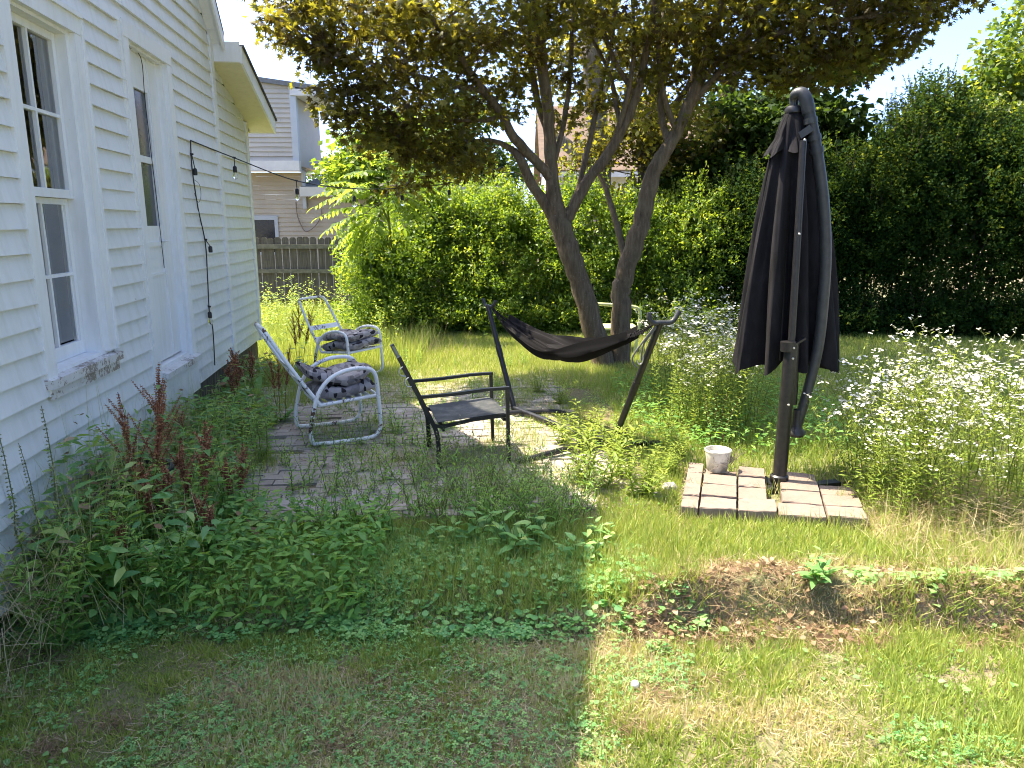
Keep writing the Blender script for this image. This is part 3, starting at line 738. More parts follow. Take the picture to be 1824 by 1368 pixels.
g_ = MB(); g_.add([Nl(-2.1,.012,1.03),Nl(-.88,.012,1.03),Nl(-.88,.012,1.93),Nl(-2.1,.012,1.93)], [(0,1,2,3)]); part('pane', g_, M['darkglass'], wo)
zf = A(560, 342, LW)[2]
mb = MB(); mb.box((CX+2.9, LW-.22, zf), (5.9, .12, .26)); part('fascia', mb, M['nwhite'], nb)
mb = MB()
z2 = A(556, 285, LW+2)[2]
r = [(CX-.02,LW-.25,zf+.14),(CX+5.9,LW-.25,zf+.14),(CX+5.9,LW+3.6,z2-.6),(CX+.35,LW+3.6,z2)]
mb.hexa([(q[0],q[1],q[2]-.1) for q in r]+r); 
mb.hexa([(CX+.55,LW+1.6,zf),(CX+1.5,LW+1.6,zf),(CX+1.5,LW+3,zf),(CX+.55,LW+3,zf),(CX+.55,LW+1.6,z2+.05),(CX+.75,LW+1.6,z2+.05),(CX+.75,LW+3,z2+.05),(CX+.55,LW+3,z2+.05)])
part('roof', mb, M['nroof'], nb)
cb = MB(); cb.tube([A(527,360,LW-.12),A(530,385,LW-.1),A(540,408,LW-.1),A(548,412,LW-.1),A(562,402,LW-.1),A(572,385,LW-.1),A(573,372,LW-.1)], .014, 6, sub=5); part('cable', cb, simple_mat('brown_cable', (.20,.15,.12), (.17,.13,.1)), nb, smooth=True)

TY = 30.0
e0 = A(962, 305, TY); e1 = A(1420, 305, TY); rz = A(1100, 185, TY+4)[2]
th_ = thing('tan_roofed_house', 'house with a broad tan shingle roof seen through the maple branches', 'house', ((e0[0]+e1[0])/2, TY+4, 0))
ex0, ex1 = e0[0], e1[0]+3
r = [(ex0,TY,e0[2]),(ex1,TY,e0[2]),(ex1,TY+5,rz),(ex0,TY+5,rz)]
L2 = sqrt(25+(rz-e0[2])**2)
me = MB(); 
# roof as two slopes, built flat and tilted so that the shingle courses follow the slope
for sgn in (-1, 1):
    ob = MB(); ob.box((0, 0, 0), (ex1-ex0, L2, .12))
    p_ = part('roof', ob, M['tanroof'], th_, world=False)
    p_.location = ((ex0+ex1)/2-th_.location.x, TY+5+sgn*2.5-(TY+4), (e0[2]+rz)/2); p_.rotation_euler = (-sgn*atan2(rz-e0[2], 5), 0, 0)
mb = MB(); mb.box(((ex0+ex1)/2, TY+5, e0[2]/2-.1), (ex1-ex0-.8, 9.0, e0[2]-.1))
mb.add([(ex0+.4,TY+.5,e0[2]-.15),(ex0+.4,TY+9.5,e0[2]-.15),(ex0+.4,TY+5,rz-.2)], [(0,1,2)]); part('wall', mb, M['nwhite'], th_)
mb = MB(); mb.box(((ex0+ex1)/2, TY-.05, e0[2]-.12), (ex1-ex0, .06, .2)); part('fascia', mb, M['nwhite'], th_)
# ================================================================== BLACK SLING CHAIR
def arc(c, r, a0, a1, n=6): return [(c[0]+r*cos(radians(a0+(a1-a0)*k/n)), c[1]+r*sin(radians(a0+(a1-a0)*k/n))) for k in range(n+1)]
bc = thing('sling_chair', 'black metal patio armchair with worn mesh sling seat, beside the hammock', 'chair', (-.36, 5.656, 0), radians(13.8))
BW = .29
for s in (-1, 1):
    y = s*BW
    f = MB(); f.bar([(-.262,y,0),(-.27,y,.25),(-.285,y,.315),(-.335,y,.43),(-.44,y,.66),(-.54,y,.87)], .032, .044)
    part('rear_leg', f, M['blackmetal'], bc, world=False)
    f = MB(); f.bar([(.275,y,0),(.268,y,.3),(.262,y,.585)], .026, .026); part('front_leg', f, M['blackmetal'], bc, world=False)
    f = MB(); f.bar([(.277,y,.60),(.1,y,.597),(-.15,y,.575),(-.405,y,.565)], .036, .022); part('armrest', f, M['blackmetal'], bc, world=False)
    f = MB(); f.bar([(.255,y*.93,.385),(0,y*.93,.365),(-.24,y*.93,.325),(-.30,y*.93,.345)], .022, .026); part('seat_rail', f, M['blackmetal'], bc, world=False)
for a_, b_ in (((.245,-BW+.015,.352),(.245,BW-.015,.352)), ((-.22,-BW+.015,.30),(-.22,BW-.015,.30)), ((-.535,-BW,.855),(-.535,BW,.855))):
    f = MB(); f.bar([a_, b_], .022, .022); part('crossbar', f, M['blackmetal'], bc, world=False)
def sheet(fn, nu, nv, th=.004):
    mb = MB(); vs = [fn(i/nu, j/nv) for i in range(nu+1) for j in range(nv+1)]
    vs2 = [(v[0], v[1], v[2]-th) for v in vs]; W_ = nv+1; n = len(vs)
    fs = [(i*W_+j, (i+1)*W_+j, (i+1)*W_+j+1, i*W_+j+1) for i in range(nu) for j in range(nv)]
    mb.add(vs+vs2, fs+[tuple(reversed([k+n for k in q])) for q in fs]+
           [(i*W_, i*W_+n, (i+1)*W_+n, (i+1)*W_) for i in range(nu)]+[(i*W_+nv, (i+1)*W_+nv, (i+1)*W_+nv+n, i*W_+nv+n) for i in range(nu)]+
           [(j, j+1, j+1+n, j+n) for j in range(nv)]+[(nu*W_+j, nu*W_+j+n, nu*W_+j+1+n, nu*W_+j+1) for j in range(nv)])
    return mb
def seatfn(u, v):
    x = .275-.54*u; y = (v-.5)*.545; return (x, y, .408-.045*u+(-.022*sin(pi*u)*(1-(2*v-1)**2))-(.02*max(0,(.08-u)/.08)))
part('seat', sheet(seatfn, 14, 8), M['sling'], bc, smooth=True, world=False)
def backfn(u, v):
    z = .37+.49*u; x = -.305-.235*u-.02*sin(pi*u)*(1-(2*v-1)**2)-.02*(u < .1); return (x, (v-.5)*.545, z)
part('backrest', sheet(backfn, 14, 8), M['sling'], bc, smooth=True, world=False)
for z, x in ((.76,-.50),(.68,-.46)):
    f = MB(); f.tube([(x+.0,-BW-.012,z+.05),(x-.04,-BW-.03,z+.02),(x-.03,-BW-.03,z-.02),(x+.02,-BW-.012,z-.03)], .005, 6, sub=4)
    part('strap', f, M['steel'], bc, smooth=True, world=False)

# ================================================================== WHITE TUBE CHAIRS WITH FOLDED CUSHIONS
def white_chair(label, loc, rz, lie):
    t = thing('tube_chair', label, 'chair', loc, radians(rz), 'white tubular garden chairs')
    for s in (-1, 1):
        y = s*.29; yb = s*.27
        lo_ = [(-.27,y,.03),(-.12,y,.022),(.13,y,.022),(.215,y,.035),(.262,y,.09),(.268,y,.18),(.258,y,.36),(.25,y,.48),(.232,y,.545),(.19,y,.58),(.10,y,.592),(-.02,y,.575),(-.13,y,.52),(-.21,y,.42),(-.255,y,.28),(-.285,y,.12),(-.27,y,.03)]
        f = MB(); f.tube(lo_, .0165, 10, cap=False, sub=3); part('side_frame', f, M['whitemetal'], t, smooth=True, world=False)
    f = MB(); f.tube([(.252,-.29,.36),(.262,-.26,.355),(.262,.26,.355),(.252,.29,.36)], .0135, 8, sub=3)
    for s in (-1, 1): f.tube([(.258,s*.255,.355),(.0,s*.255,.335),(-.2,s*.255,.32)], .0135, 8, sub=3)
    f.tube([(-.2,-.255,.32),(-.2,.255,.32)], .0135, 8)
    part('seat_frame', f, M['whitemetal'], t, smooth=True, world=False)
    f = MB()
    for k in range(6):
        x = .2-.075*k; f.box((x, 0, .350-.0+.0-.05*(.25-x)), (.045, .51, .004))
    part('seat_slats', f, M['whitemetal'], t, world=False)
    f = MB(); a = (-.19, .32); b = (-.565, .925)
    pt = lambda q, w_: (a[0]+(b[0]-a[0])*q, w_, a[1]+(b[1]-a[1])*q-.05*sin(pi*q)*.4)
    f.tube([pt(0,-.255),pt(.3,-.245),pt(.6,-.235),pt(.88,-.22),pt(.97,-.205),pt(1,-.165),pt(1.005,0),pt(1,.165),pt(.97,.205),pt(.88,.22),pt(.6,.235),pt(.3,.245),pt(0,.255)], .0150, 10, sub=4)
    part('back_frame', f, M['whitemetal'], t, smooth=True, world=False)
    f = MB()
    for q in (.26, .48):
        w_ = .24-.03*q; c = np.array(pt(q, 0)); ax = np.array([-.527, 0, .85])
        f.hexa([tuple(c+ax*u+np.array([o, yy, 0])) for u in (-.03, .03) for o, yy in ((-.003,-w_),(.003,-w_),(.003,w_),(-.003,w_))])
    part('back_slats', f, M['whitemetal'], t, world=False)
    return t
wc1 = white_chair('chipped white tube chair with flaking legs, against the house weeds', (-1.52, 6.27, 0), 27, None); wc1.scale = (1.07, 1.07, 1.07)
wc2 = white_chair('white tube chair standing in sunny grass near the fence', (-1.96, 8.78, .0), -30, None)
def cushion(label, loc, rz, seed, folded=True):
    t = thing('chair_cushion', label, 'cushion', loc, radians(rz), 'leaf-print cushions')
    rg = np.random.default_rng(seed)
    def pad(name, cx, cz, lx, ly, th, tilt, bend):
        mb = MB(); nu, nv = 20, 18; top = []; bot = []
        ph = rg.random(6)*6
        for i in range(nu+1):
            for j in range(nv+1):
                u = 2*i/nu-1; v = 2*j/nv-1
                e = (1-abs(u)**6)*(1-abs(v)**6); h = th*(.25+.75*e**.5)*(1-.25*np.exp(-((u*3) % 2-1)**2*9)*.0)
                tuft = 1-.28*np.exp(-(((u-.0)**2)/.012))-.22*np.exp(-((v**2)/.012))
                h *= tuft
                r = 1-.06*(1-e)
                x = cx+u*lx/2*r; y = v*ly/2*r+.012*sin(3*u+ph[0]); z = cz+tilt*u*lx/2+bend*(u*u-.3)+.018*sin(4*u+ph[1])*sin(3*v+ph[2])
                top.append((x, y, z+h/2)); bot.append((x, y, z-h/2))
        W_ = nv+1; n = len(top)
        fs = [(i*W_+j, (i+1)*W_+j, (i+1)*W_+j+1, i*W_+j+1) for i in range(nu) for j in range(nv)]
        fs += [tuple(reversed([k+n for k in q])) for q in fs]
        ring = [j for j in range(nv)]+[i*W_+nv for i in range(nu)]+[nu*W_+j for j in range(nv, 0, -1)]+[i*W_ for i in range(nu, 0, -1)]
        fs += [(ring[k], ring[(k+1) % len(ring)], ring[(k+1) % len(ring)]+n, ring[k]+n) for k in range(len(ring))]
        mb.add(top+bot, fs); part(name, mb, M['cushion'], t, smooth=True, world=False)
    pad('seat_pad', 0, .055, .54, .53, .11, .07, 0)
    if folded == 1: pad('back_pad', -.04, .17, .56, .52, .11, -.04, .09)
    else: pad('back_pad', -.02, .155, .50, .51, .10, .05, .0)
    return t
cushion('crumpled leaf-print cushion on the chipped white chair', (-1.505, 6.275, .38), 29, 5, 1)
cushion('folded two-layer leaf-print cushion on the white chair near the fence', (-1.925, 8.76, .355), -30, 9, 2)

# ================================================================== HAMMOCK STAND AND HAMMOCK
hs = thing('hammock_stand', 'black steel hammock stand with splayed feet on the weedy patio', 'hammock stand', (.42, 6.3, 0))
Lb = np.array([.02, 7.02, .05]); Rb = np.array([.80, 5.73, .05])
LT = np.array(A(869, 545, 7.55)); RT = np.array(A(1176, 575, 5.35))
ax = (Rb-Lb)/np.linalg.norm(Rb-Lb); pr = np.array([-ax[1], ax[0], 0])
f = MB(); f.tube([Lb+ax*-.02, Rb+ax*.02], .027, 10); f.tube([Lb+ax*.45-[0,0,0], Lb+ax*.62], .031, 10); part('base_bar', f, M['blackmetal'], hs, smooth=True)
for nm, p, a_, b_ in (('foot', Lb, .52, .12), ('foot', Rb, -.1, .0)):
    pass
fL = [np.array(G(905,735,.045)), np.array(G(985,733,.045)), np.array(G(1010,738,.03))]
f = MB(); f.tube([fL[0]+np.array([-.10,0,-.01]), fL[0], fL[1], fL[2]], .024, 10, sub=3); f.tube([fL[0]+np.array([-.12,0,-.012]), fL[0]+np.array([-.04,0,0])], .031, 10); part('foot', f, M['blackmetal'], hs, smooth=True)
fR = [np.array(G(920,824,.02)), np.array(G(985,806,.05)), np.array(G(1060,787,.065)), np.array(G(1130,789,.06)), np.array(G(1185,790,.02))]
f = MB(); f.tube(fR, .024, 10, sub=4); f.tube([fR[0], fR[0]*.7+fR[1]*.3], .031, 10); f.tube([fR[-1], fR[-1]*.6+fR[-2]*.4], .031, 10); part('foot', f, M['blackmetal'], hs, smooth=True)
def upright(base, top, out):
    f = MB(); f.tube([base, base*.62+top*.38, top], [.026,.026,.025], 10, sub=4); f.tube([base*.55+top*.45, base*.45+top*.55], .030, 10)
    part('upright', f, M['blackmetal'], hs, smooth=True)
    # fork with two hooks at the head
    d = np.array([.98, .2, 0]) if out > 0 else np.array([.9, -.43, 0])
    w_ = .085
    g = MB(); g.tube([top-d*w_+np.array([0,0,.075]), top-d*w_+np.array([0,0,.03]), top-d*w_*.6, top, top+d*w_*.8, top+d*w_*1.25+np.array([0,0,.02]), top+d*w_*1.7+np.array([0,0,.085])], .019, 10, sub=4)
    part('hook', g, M['greymetal'], hs, smooth=True)
upright(Rb, RT, 1); 
f = MB(); f.tube([Lb, Lb*.6+LT*.4, LT], [.026,.026,.025], 10, sub=4); f.tube([Lb*.5+LT*.5, Lb*.4+LT*.6], .030, 10); part('upright', f, M['blackmetal'], hs, smooth=True)
g = MB(); g.tube([LT+np.array([-.05,.06,.07]), LT+np.array([-.03,.04,.01]), LT, LT+np.array([.05,-.05,.0]), LT+np.array([.085,-.09,.06])], .018, 10, sub=4); part('hook', g, M['greymetal'], hs, smooth=True)

hm = thing('hammock', 'black striped cloth hammock slung slack and bunched between the stand hooks', 'hammock', (.42, 6.3, .6))
SAG = np.array(A(1035, 622, 6.42))
P0, P1 = LT+np.array([.03,-.03,.0]), RT+np.array([-.02,.02,.0])
def spine(t):
    p = P0*(1-t)+P1*t; mid = (P0+P1)/2
    s = 1-(2*t-1)**2
    return p+np.array([0, 0, (SAG[2]-mid[2])])*s*(.86+.14*s)
side = np.array([pr[0], pr[1], 0])
nu, nv = 64, 46
def ham(u, v):
    t = .115+.785*u; c = spine(t)
    wdt = .05+.23*sin(pi*min(max((t-.03)/.94, 0), 1))**1.25
    q = 2*v-1
    fold = .036*sin(q*15+2*sin(3*t*2))*(.3+.7*abs(sin(pi*t)))+.014*sin(q*31+t*9)
    x = c+side*(q*wdt*.62+.02*sin(q*7+t*5))
    deep = .21*(1-q*q)**.8*sin(pi*t)**.9-.10*sin(pi*t)
    return tuple(x+np.array([0, 0, -deep*.55+fold+.02*q]))
cloth = part('cloth', sheet(ham, nu, nv, .006), M['hammock'], hm, smooth=True)
rgh = np.random.default_rng(2); st_ = np.clip(.25+.8*(rgh.random(nv+1)**2.2), 0, 1); st_ = np.tile(st_, 2*(nu+1))
at = cloth.data.attributes.new('tint', 'FLOAT', 'POINT'); at.data.foreach_set('value', st_.astype(np.float32))
for u_, hookp in ((0, P0), (1, P1)):
    cd_ = MB()
    for k in range(11):
        v = .04+.92*k/10
        e = np.array(ham(u_, v)); mid = e*.5+hookp*.5+np.array([0,0,-.008*(k % 3)])
        cd_.tube([e, mid, hookp], .0035, 5)
    part('cords', cd_, M['canopy'], hm)
rp = MB(); c = RT
rp.tube([c+np.array([-.02,-.01,0]), np.array(A(1137,620,5.40)), np.array(A(1126,640,5.42)), np.array(A(1134,655,5.42))], .007, 6, sub=5)
rp.tube([c+np.array([0,-.01,0]), np.array(A(1148,610,5.39)), np.array(A(1142,642,5.41))], .007, 6, sub=4)
part('rope', rp, simple_mat('grey_rope', (.17,.17,.165), (.11,.11,.1), .9, .1, nscale=80), hm, smooth=True)
cb = MB(); k0 = np.array(A(1141,636,5.41))
cb.tube([k0+np.array([x_, 0, z_]) for x_, z_ in ((0,.02),(.014,.012),(.016,-.03),(.0,-.055),(-.02,-.04),(-.018,-.02))], .0055, 8, sub=4); part('carabiner', cb, M['steel'], hm, smooth=True)

# ================================================================== CANTILEVER UMBRELLA
um = thing('cantilever_umbrella', 'closed black cantilever parasol leaning beside the weedy patio, its foot in pale paving blocks', 'umbrella', G(1386, 872))
PB = np.array(G(1386, 874, 0)); PT = np.array(A(1410, 610, 4.86)); PU = np.array(A(1431, 250, 4.88))
f = MB(); f.tube([PB+[0,0,-.02], PB*.5+PT*.5, PT], [.047,.047,.045], 16); part('pole', f, M['blackmetal'], um, smooth=True)
f = MB(); f.lathe([(.055,.0),(.062,.01),(.062,.05),(.05,.06)], PB+np.array([0,0,.06]), 16); f.box(tuple(PB+np.array([0,0,.015])), (.95, .07, .035), np.array([[.97,-.24,0],[.24,.97,0],[0,0,1]])); f.box(tuple(PB+np.array([0,0,.016])), (.07, .9, .033), np.array([[.97,-.24,0],[.24,.97,0],[0,0,1]])); part('base_cross', f, M['blackmetal'], um, smooth=True)
f = MB(); f.tube([PT+np.array([0,0,-.02]), PT*.5+PU*.5, PU], [.024,.023,.022], 12); part('strut', f, M['blackmetal'], um, smooth=True)
for p in (PT+np.array([0,-.046,-.03]), PT+np.array([0,-.046,-.10]), PU+np.array([0,-.024,-.0]), PT*.45+PU*.55+np.array([0,-.024,0]), PT*.6+PB*.4+np.array([0,-.048,0])):
    f = MB(); f.tube([p, p+np.array([0,-.008,0])], [.009,.006], 8); part('bolt', f, M['steel'], um, smooth=True)
arm = [A(1418,765,4.95), A(1440,690,4.95), A(1457,620,4.95), A(1466,540,4.95), A(1471,450,4.95), A(1467,360,4.95), A(1457,280,4.95), A(1447,225,4.95), A(1437,182,4.95)]
f = MB(); f.tube(arm, [.033,.034,.036,.037,.037,.037,.036,.036,.035], 14, sub=5); part('arm', f, M['greymetal'], um, smooth=True)
el = MB(); el.tube([A(1441,200,4.95), A(1436,178,4.95), A(1428,166,4.96), A(1416,168,4.98), A(1412,178,5.0), A(1412,192,5.0)], [.042,.042,.039,.030,.022,.018], 14, sub=4); part('elbow', el, M['greymetal'], um, smooth=True)
cl = MB()
for y0 in (215, 245, 268):
    a_, b_ = np.array(A(1443+(y0-215)*.22, y0-5, 4.95)), np.array(A(1444.5+(y0-215)*.22, y0+5, 4.95)); cl.tube([a_, b_], .044, 14)
cl.hexa([A(1427,247,4.90),A(1450,232,4.90),A(1450,232,4.96),A(1427,247,4.96),A(1422,236,4.90),A(1442,222,4.90),A(1442,222,4.96),A(1422,236,4.96)])
part('collar', cl, M['greymetal'], um, smooth=True)
br = MB(); br.bar([A(1402,622,4.84), A(1434,602,4.86)], .03, .012); br.tube([A(1404,608,4.86), A(1404,625,4.86)], .05, 14); part('bracket', br, M['blackmetal'], um, smooth=True)
br = MB(); br.tube([A(1418,610,4.93), A(1415,690,4.95), A(1413,720,4.95)], .024, 10); part('crank_tube', br, M['blackmetal'], um, smooth=True)
c0_ = np.array(A(1418, 772, 4.95))
br = MB(); br.lathe([(.0,-.02),(.05,-.018),(.062,.0),(.058,.02),(.042,.035),(.036,.06),(.033,.12),(.03,.17)], c0_, 18); part('crank_housing', br, M['blackplastic'] if 'blackplastic' in M else M['blackmetal'], um, smooth=True)
# canopy: pleated cloth hanging from the hub
def canopy_mesh(z_top, z_bot, ctop, cbot, rt, rb, nf, depth, n=260, rows=46, ph=0.0, hem=.03, flare=0, sq=.8):
    mb = MB(); vs = []
    for i in range(rows+1):
        t = i/rows; c = np.array(ctop)*(1-t)+np.array(cbot)*t
        r = rt+(rb-rt)*(t**.62)+flare*max(0, t-.6)
        for k in range(n):
            a = 2*pi*k/n
            fo = cos(nf*a+ph+.5*sin(a*2+3*t))
            fo = (abs(fo)**.6)*(1 if fo > 0 else -1)
            rr_ = r*(1+depth*min(1, t*2.2+.12)*(fo*.6+.25*sin(2.3*nf/2*a+ph*2)+.15*sin(3*a+4*t)+.05*sin(23*a+5*t+ph)*min(1, t*2)+.025*sin(41*a-9*t)))
            z = z_top+(z_bot-z_top)*t-(hem*t*t*(cos(nf*a+ph)+.8*sin(2*a+1)))
            vs.append((c[0]+rr_*cos(a)*1.0, c[1]+rr_*sin(a)*sq, z))
    fs = [(i*n+k, i*n+(k+1) % n, (i+1)*n+(k+1) % n, (i+1)*n+k) for i in range(rows) for k in range(n)]
    mb.add(vs, fs); return mb
hub = np.array(A(1414, 196, 5.02)); cb_ = np.array(A(1392, 648, 5.22))
zt_ = hub[2]-.03
part('canopy', canopy_mesh(zt_, cb_[2]+.0, hub[:2], cb_[:2], .055, .29, 9, .50, ph=.6, hem=.035), M['canopy'], um, smooth=True)
z1_ = A(1400, 272, 4.95)[2]
part('vent_cap', canopy_mesh(hub[2]-.005, z1_, hub[:2], (hub[0]-.035, hub[1]+.01), .045, .085, 6, .42, ph=2.2, hem=.02, rows=18, flare=.09), M['canopy'], um, smooth=True)
f = MB(); f.lathe([(.02,.09),(.028,.08),(.028,.03),(.05,.02),(.058,.0),(.055,-.02)], hub, 16); part('hub', f, M['blackmetal'], um, smooth=True)
for k in range(6):
    f = MB(); a = -1.9+.55*k; p0 = hub+np.array([.05*cos(a), .05*sin(a), -.12]); p1 = np.array([cb_[0]+.27*cos(a), cb_[1]+.21*sin(a), cb_[2]+.06])
    f.tube([p0, p1], .008, 6); part('rib', f, M['blackmetal'], um)

# ================================================================== PAVING BLOCKS UNDER THE UMBRELLA
Fl, Fr, Br_, Bl = [np.array(G(*p)) for p in ((1210,905,.07),(1548,926,.07),(1516,850,.07),(1226,826,.07))]
def quad(s, t): return (Fl*(1-s)+Fr*s)*(1-t)+(Bl*(1-s)+Br_*s)*t
cols = [0, .105, .315, .53, .79, 1.0]
pos_words = ['at the bucket-side corner', 'beneath the bucket', 'before the umbrella pole', 'beside the pole', 'at the flower-side corner']
rows_ = [('front', 0, .26), ('second', .26, .52), ('third', .52, .76), ('back', .76, 1.0)]
names = {'front': 'in the row nearest the lawn', 'second': 'in the second row from the lawn', 'third': 'in the third row from the lawn', 'back': 'in the row farthest from the lawn'}
rr = random.Random(21)
for ci in range(5):
    for rname, t0, t1 in rows_:
        if ci == 4 and rname == 'back': continue
        s0, s1 = cols[ci], cols[ci+1]
        if ci == 2 and t0 > .2: s1 -= .045
        if ci == 3 and t0 > .2: s0 += .03
        g_ = .006
        j = [rr.gauss(0, .013) for _ in range(4)]; dz = rr.gauss(0, .009)
        c = [quad(s0+.006, t0+g_+j[0]*.4), quad(s1-.006, t0+g_+j[1]*.4), quad(s1-.006, t1-g_*1.5+j[2]*.4), quad(s0+.006, t1-g_*1.5+j[3]*.4)]
        top = [np.array([p[0], p[1], .072+dz+rr.gauss(0, .004)]) for p in c]; cen = sum(top)/4
        mid = [np.array([p[0], p[1], p[2]-.006]) for p in top]; tp_ = [cen+(p-cen)*.975 for p in top]
        bot = [np.array([p[0], p[1], -.02]) for p in c]
        def ring(P_, jit, n_=6):
            out = []
            for k in range(4):
                for q in range(n_):
                    p = P_[k]+(P_[(k+1)%4]-P_[k])*q/n_; out.append(p+np.array([rr.gauss(0, jit), rr.gauss(0, jit), rr.gauss(0, jit*.6)]))
            return out
        R1, R2, R3 = ring(tp_, .0012), ring(mid, .0011), ring(bot, .001); m_ = MB(); nn = len(R1)
        if rr.random() < .6:
            k0 = rr.choice([0, 6, 12, 18]); R1[k0] = R1[k0]+(cen-R1[k0])*.07-np.array([0, 0, .010]); R1[(k0+1) % nn] = R1[(k0+1) % nn]-np.array([0, 0, .004])
        cc = len(R1)*3; m_.add(R1+R2+R3+[cen+np.array([0, 0, rr.gauss(0, .0015)])], [(cc, k, (k+1) % nn) for k in range(nn)]+[(nn+k, nn+(k+1) % nn, (k+1) % nn, k) for k in range(nn)]+[(2*nn+k, 2*nn+(k+1) % nn, nn+(k+1) % nn, nn+k) for k in range(nn)])
        o = part('paving_block', m_, M['paver'])
        tag(o, 'pale paving block %s, %s' % (pos_words[ci], names[rname]), 'paving block', 'paving blocks weighing down the umbrella base')

# ================================================================== BUCKET WITH DRY TWIGS
bk0 = np.array(G(1277, 838, .078))
bu = thing('bucket', 'small dirty white plastic bucket on the paving blocks', 'bucket', tuple(bk0))
f = MB(); f.lathe([(.0,.002),(.066,.002),(.070,.006),(.090,.145),(.0935,.147),(.0945,.158),(.0915,.160),(.088,.158),(.086,.145),(.066,.03),(.0,.028)], bk0, 30); part('shell', f, M['bucketwhite'], bu, smooth=True)
f = MB(); f.lathe([(.0835,.128),(.0,.13)], bk0, 24); part('dirt', f, simple_mat('bucket_dirt', (.45,.43,.38), (.32,.29,.24), .9, .1, nscale=30), bu)
tw = MB(); rr = random.Random(9)
for k in range(15):
    a = -.5+rr.gauss(0, .6); p = bk0+np.array([.085, .01+rr.gauss(0,.03), .05+rr.random()*.03]); pts = [p]
    d = np.array([cos(a)*.8, sin(a)*.5, .45+rr.random()*.7]); d /= np.linalg.norm(d)
    ln = .05+.13*rr.random()
    for q in range(5):
        d = d+np.array([rr.gauss(0,.2), rr.gauss(0,.2), rr.gauss(0,.15)]); d /= np.linalg.norm(d); pts.append(pts[-1]+d*ln/5)
    tw.tube(pts, [.0022,.002,.0017,.0013,.001,.0007], 4)
for k in range(10):
    a = rr.random()*6.28; p = bk0+np.array([.08*cos(a)-.0, -.075, .03+rr.random()*.1]); pts = [p]
    d = np.array([rr.gauss(0,1), -.1, rr.gauss(.2,.7)]); d /= np.linalg.norm(d)
    for q in range(4):
        d = d+np.array([rr.gauss(0,.25), rr.gauss(0,.05), rr.gauss(0,.25)]); d /= np.linalg.norm(d); pts.append(pts[-1]+d*.025)
    tw.tube(pts, [.0018,.0016,.0014,.001,.0007], 4)
o = part('dead_twigs', tw, M['twig']); tag(o, 'grey dry twig bundle sticking out beside the white bucket', 'twigs')

# ================================================================== YELLOW-GREEN METAL CHAIR BEHIND THE TREE
yc = thing('metal_chair', 'pale yellow-green metal chair half hidden behind the maple trunks', 'chair', (1.42, 10.3, 0))
YY = 10.2
a_, b_, c_ = A(1071,542,YY), A(1126,546,YY), A(1140,556,YY)
f = MB(); f.tube([(a_[0]-.12,YY,.0), (a_[0]-.12,YY,.35), (a_[0]-.11,YY,a_[2]-.06), (a_[0]-.06,YY,a_[2]), a_, b_, c_, (c_[0]-.02,YY-.0,.35), (c_[0]-.06,YY,0)], .024, 10, sub=3); part('frame', f, M['palegreenmetal'], yc, smooth=True)
f = MB(); f.box(((a_[0]+c_[0])/2-.06, YY+.26, .38), (c_[0]-a_[0]+.1, .5, .03)); part('seat', f, M['palegreenmetal'], yc)
for xx in (a_[0]-.08, c_[0]-.06):
    f = MB(); f.tube([(xx, YY+.48, 0), (xx, YY+.48, .38)], .02, 8); part('leg', f, M['palegreenmetal'], yc, smooth=True)

# ================================================================== SMALL THINGS
p = np.array(G(1131, 1222, -.10)); f = MB()
f.lathe([(0,-.018),(.010,-.016),(.017,-.006),(.018,.003),(.014,.012),(.006,.017),(0,.018)], p+np.array([0,0,.008]), 16); o = part('ball', f, M['white'], smooth=True); tag(o, 'tiny bright white ball lying in the sunlit lawn', 'ball')
a_, b_ = np.array(G(551,986,.05)), np.array(G(578,991,.05)); f = MB(); f.tube([a_, b_], .005, 8); o = part('plastic_stick', f, M['white']); tag(o, 'short white plastic stick lying in the clover', 'stick')
p = np.array(G(1194, 868, .02)); f = MB()
rg = np.random.default_rng(4); vs = []; 
for i in range(7):
    for k in range(10):
        th = pi*i/6; a = 2*pi*k/10; r = .045*(1+.2*rg.normal()*.6); vs.append((p[0]+r*sin(th)*cos(a)*1.2, p[1]+r*sin(th)*sin(a), p[2]+r*cos(th)*.75))
f.add(vs, [(i*10+k, (i+1)*10+k, (i+1)*10+(k+1) % 10, i*10+(k+1) % 10) for i in range(6) for k in range(10)]); o = part('stone', f, M['stone'], smooth=True); tag(o, 'rounded pale stone on bare soil near the paving blocks', 'stone')
for (px, py, L, rz_, lab) in ((1362, 1046, .20, .05, 'old red brick edging the bank, below the umbrella'), (1440, 1062, .18, .1, 'old red brick sunk in the dry bank beside a leafy weed'), (1640, 1046, .2, -.05, 'old red brick in the straw-covered bank below the white flowers'), (1802, 1044, .22, .03, 'old red brick with a dark joint, at the far flower end of the bank'), (858, 1052, .2, .02, 'old red brick in the shaded bank below the sling chair'), (665, 1072, .2, .1, 'old red brick under clover in the shaded bank')):
    p = np.array(G(px, py, -.07)); R = np.array([[cos(rz_), -sin(rz_), .05], [sin(rz_), cos(rz_), .02], [-.05, -.02, 1]])
    f = MB(); f.box(tuple(p+np.array([0,.05,-.0])), (L, .1, .075), R); o = part('brick', f, M['oldbrick']); tag(o, lab, 'brick', 'old bricks along the bank')
# black plastic tub by the wall
p = np.array(G(222, 842, 0)); p = np.array(Hf(-5.02, .27, -.08))
tb = MB(); tb.lathe([(.0,.01),(.17,.01),(.19,.03),(.22,.40),(.235,.41),(.235,.43),(.21,.43),(.205,.4),(.17,.05),(.0,.05)], p, 28); o = part('plastic_tub', tb, M['blackplastic'], smooth=True); tag(o, 'black plastic tub half hidden behind the big rust-red dock', 'tub')
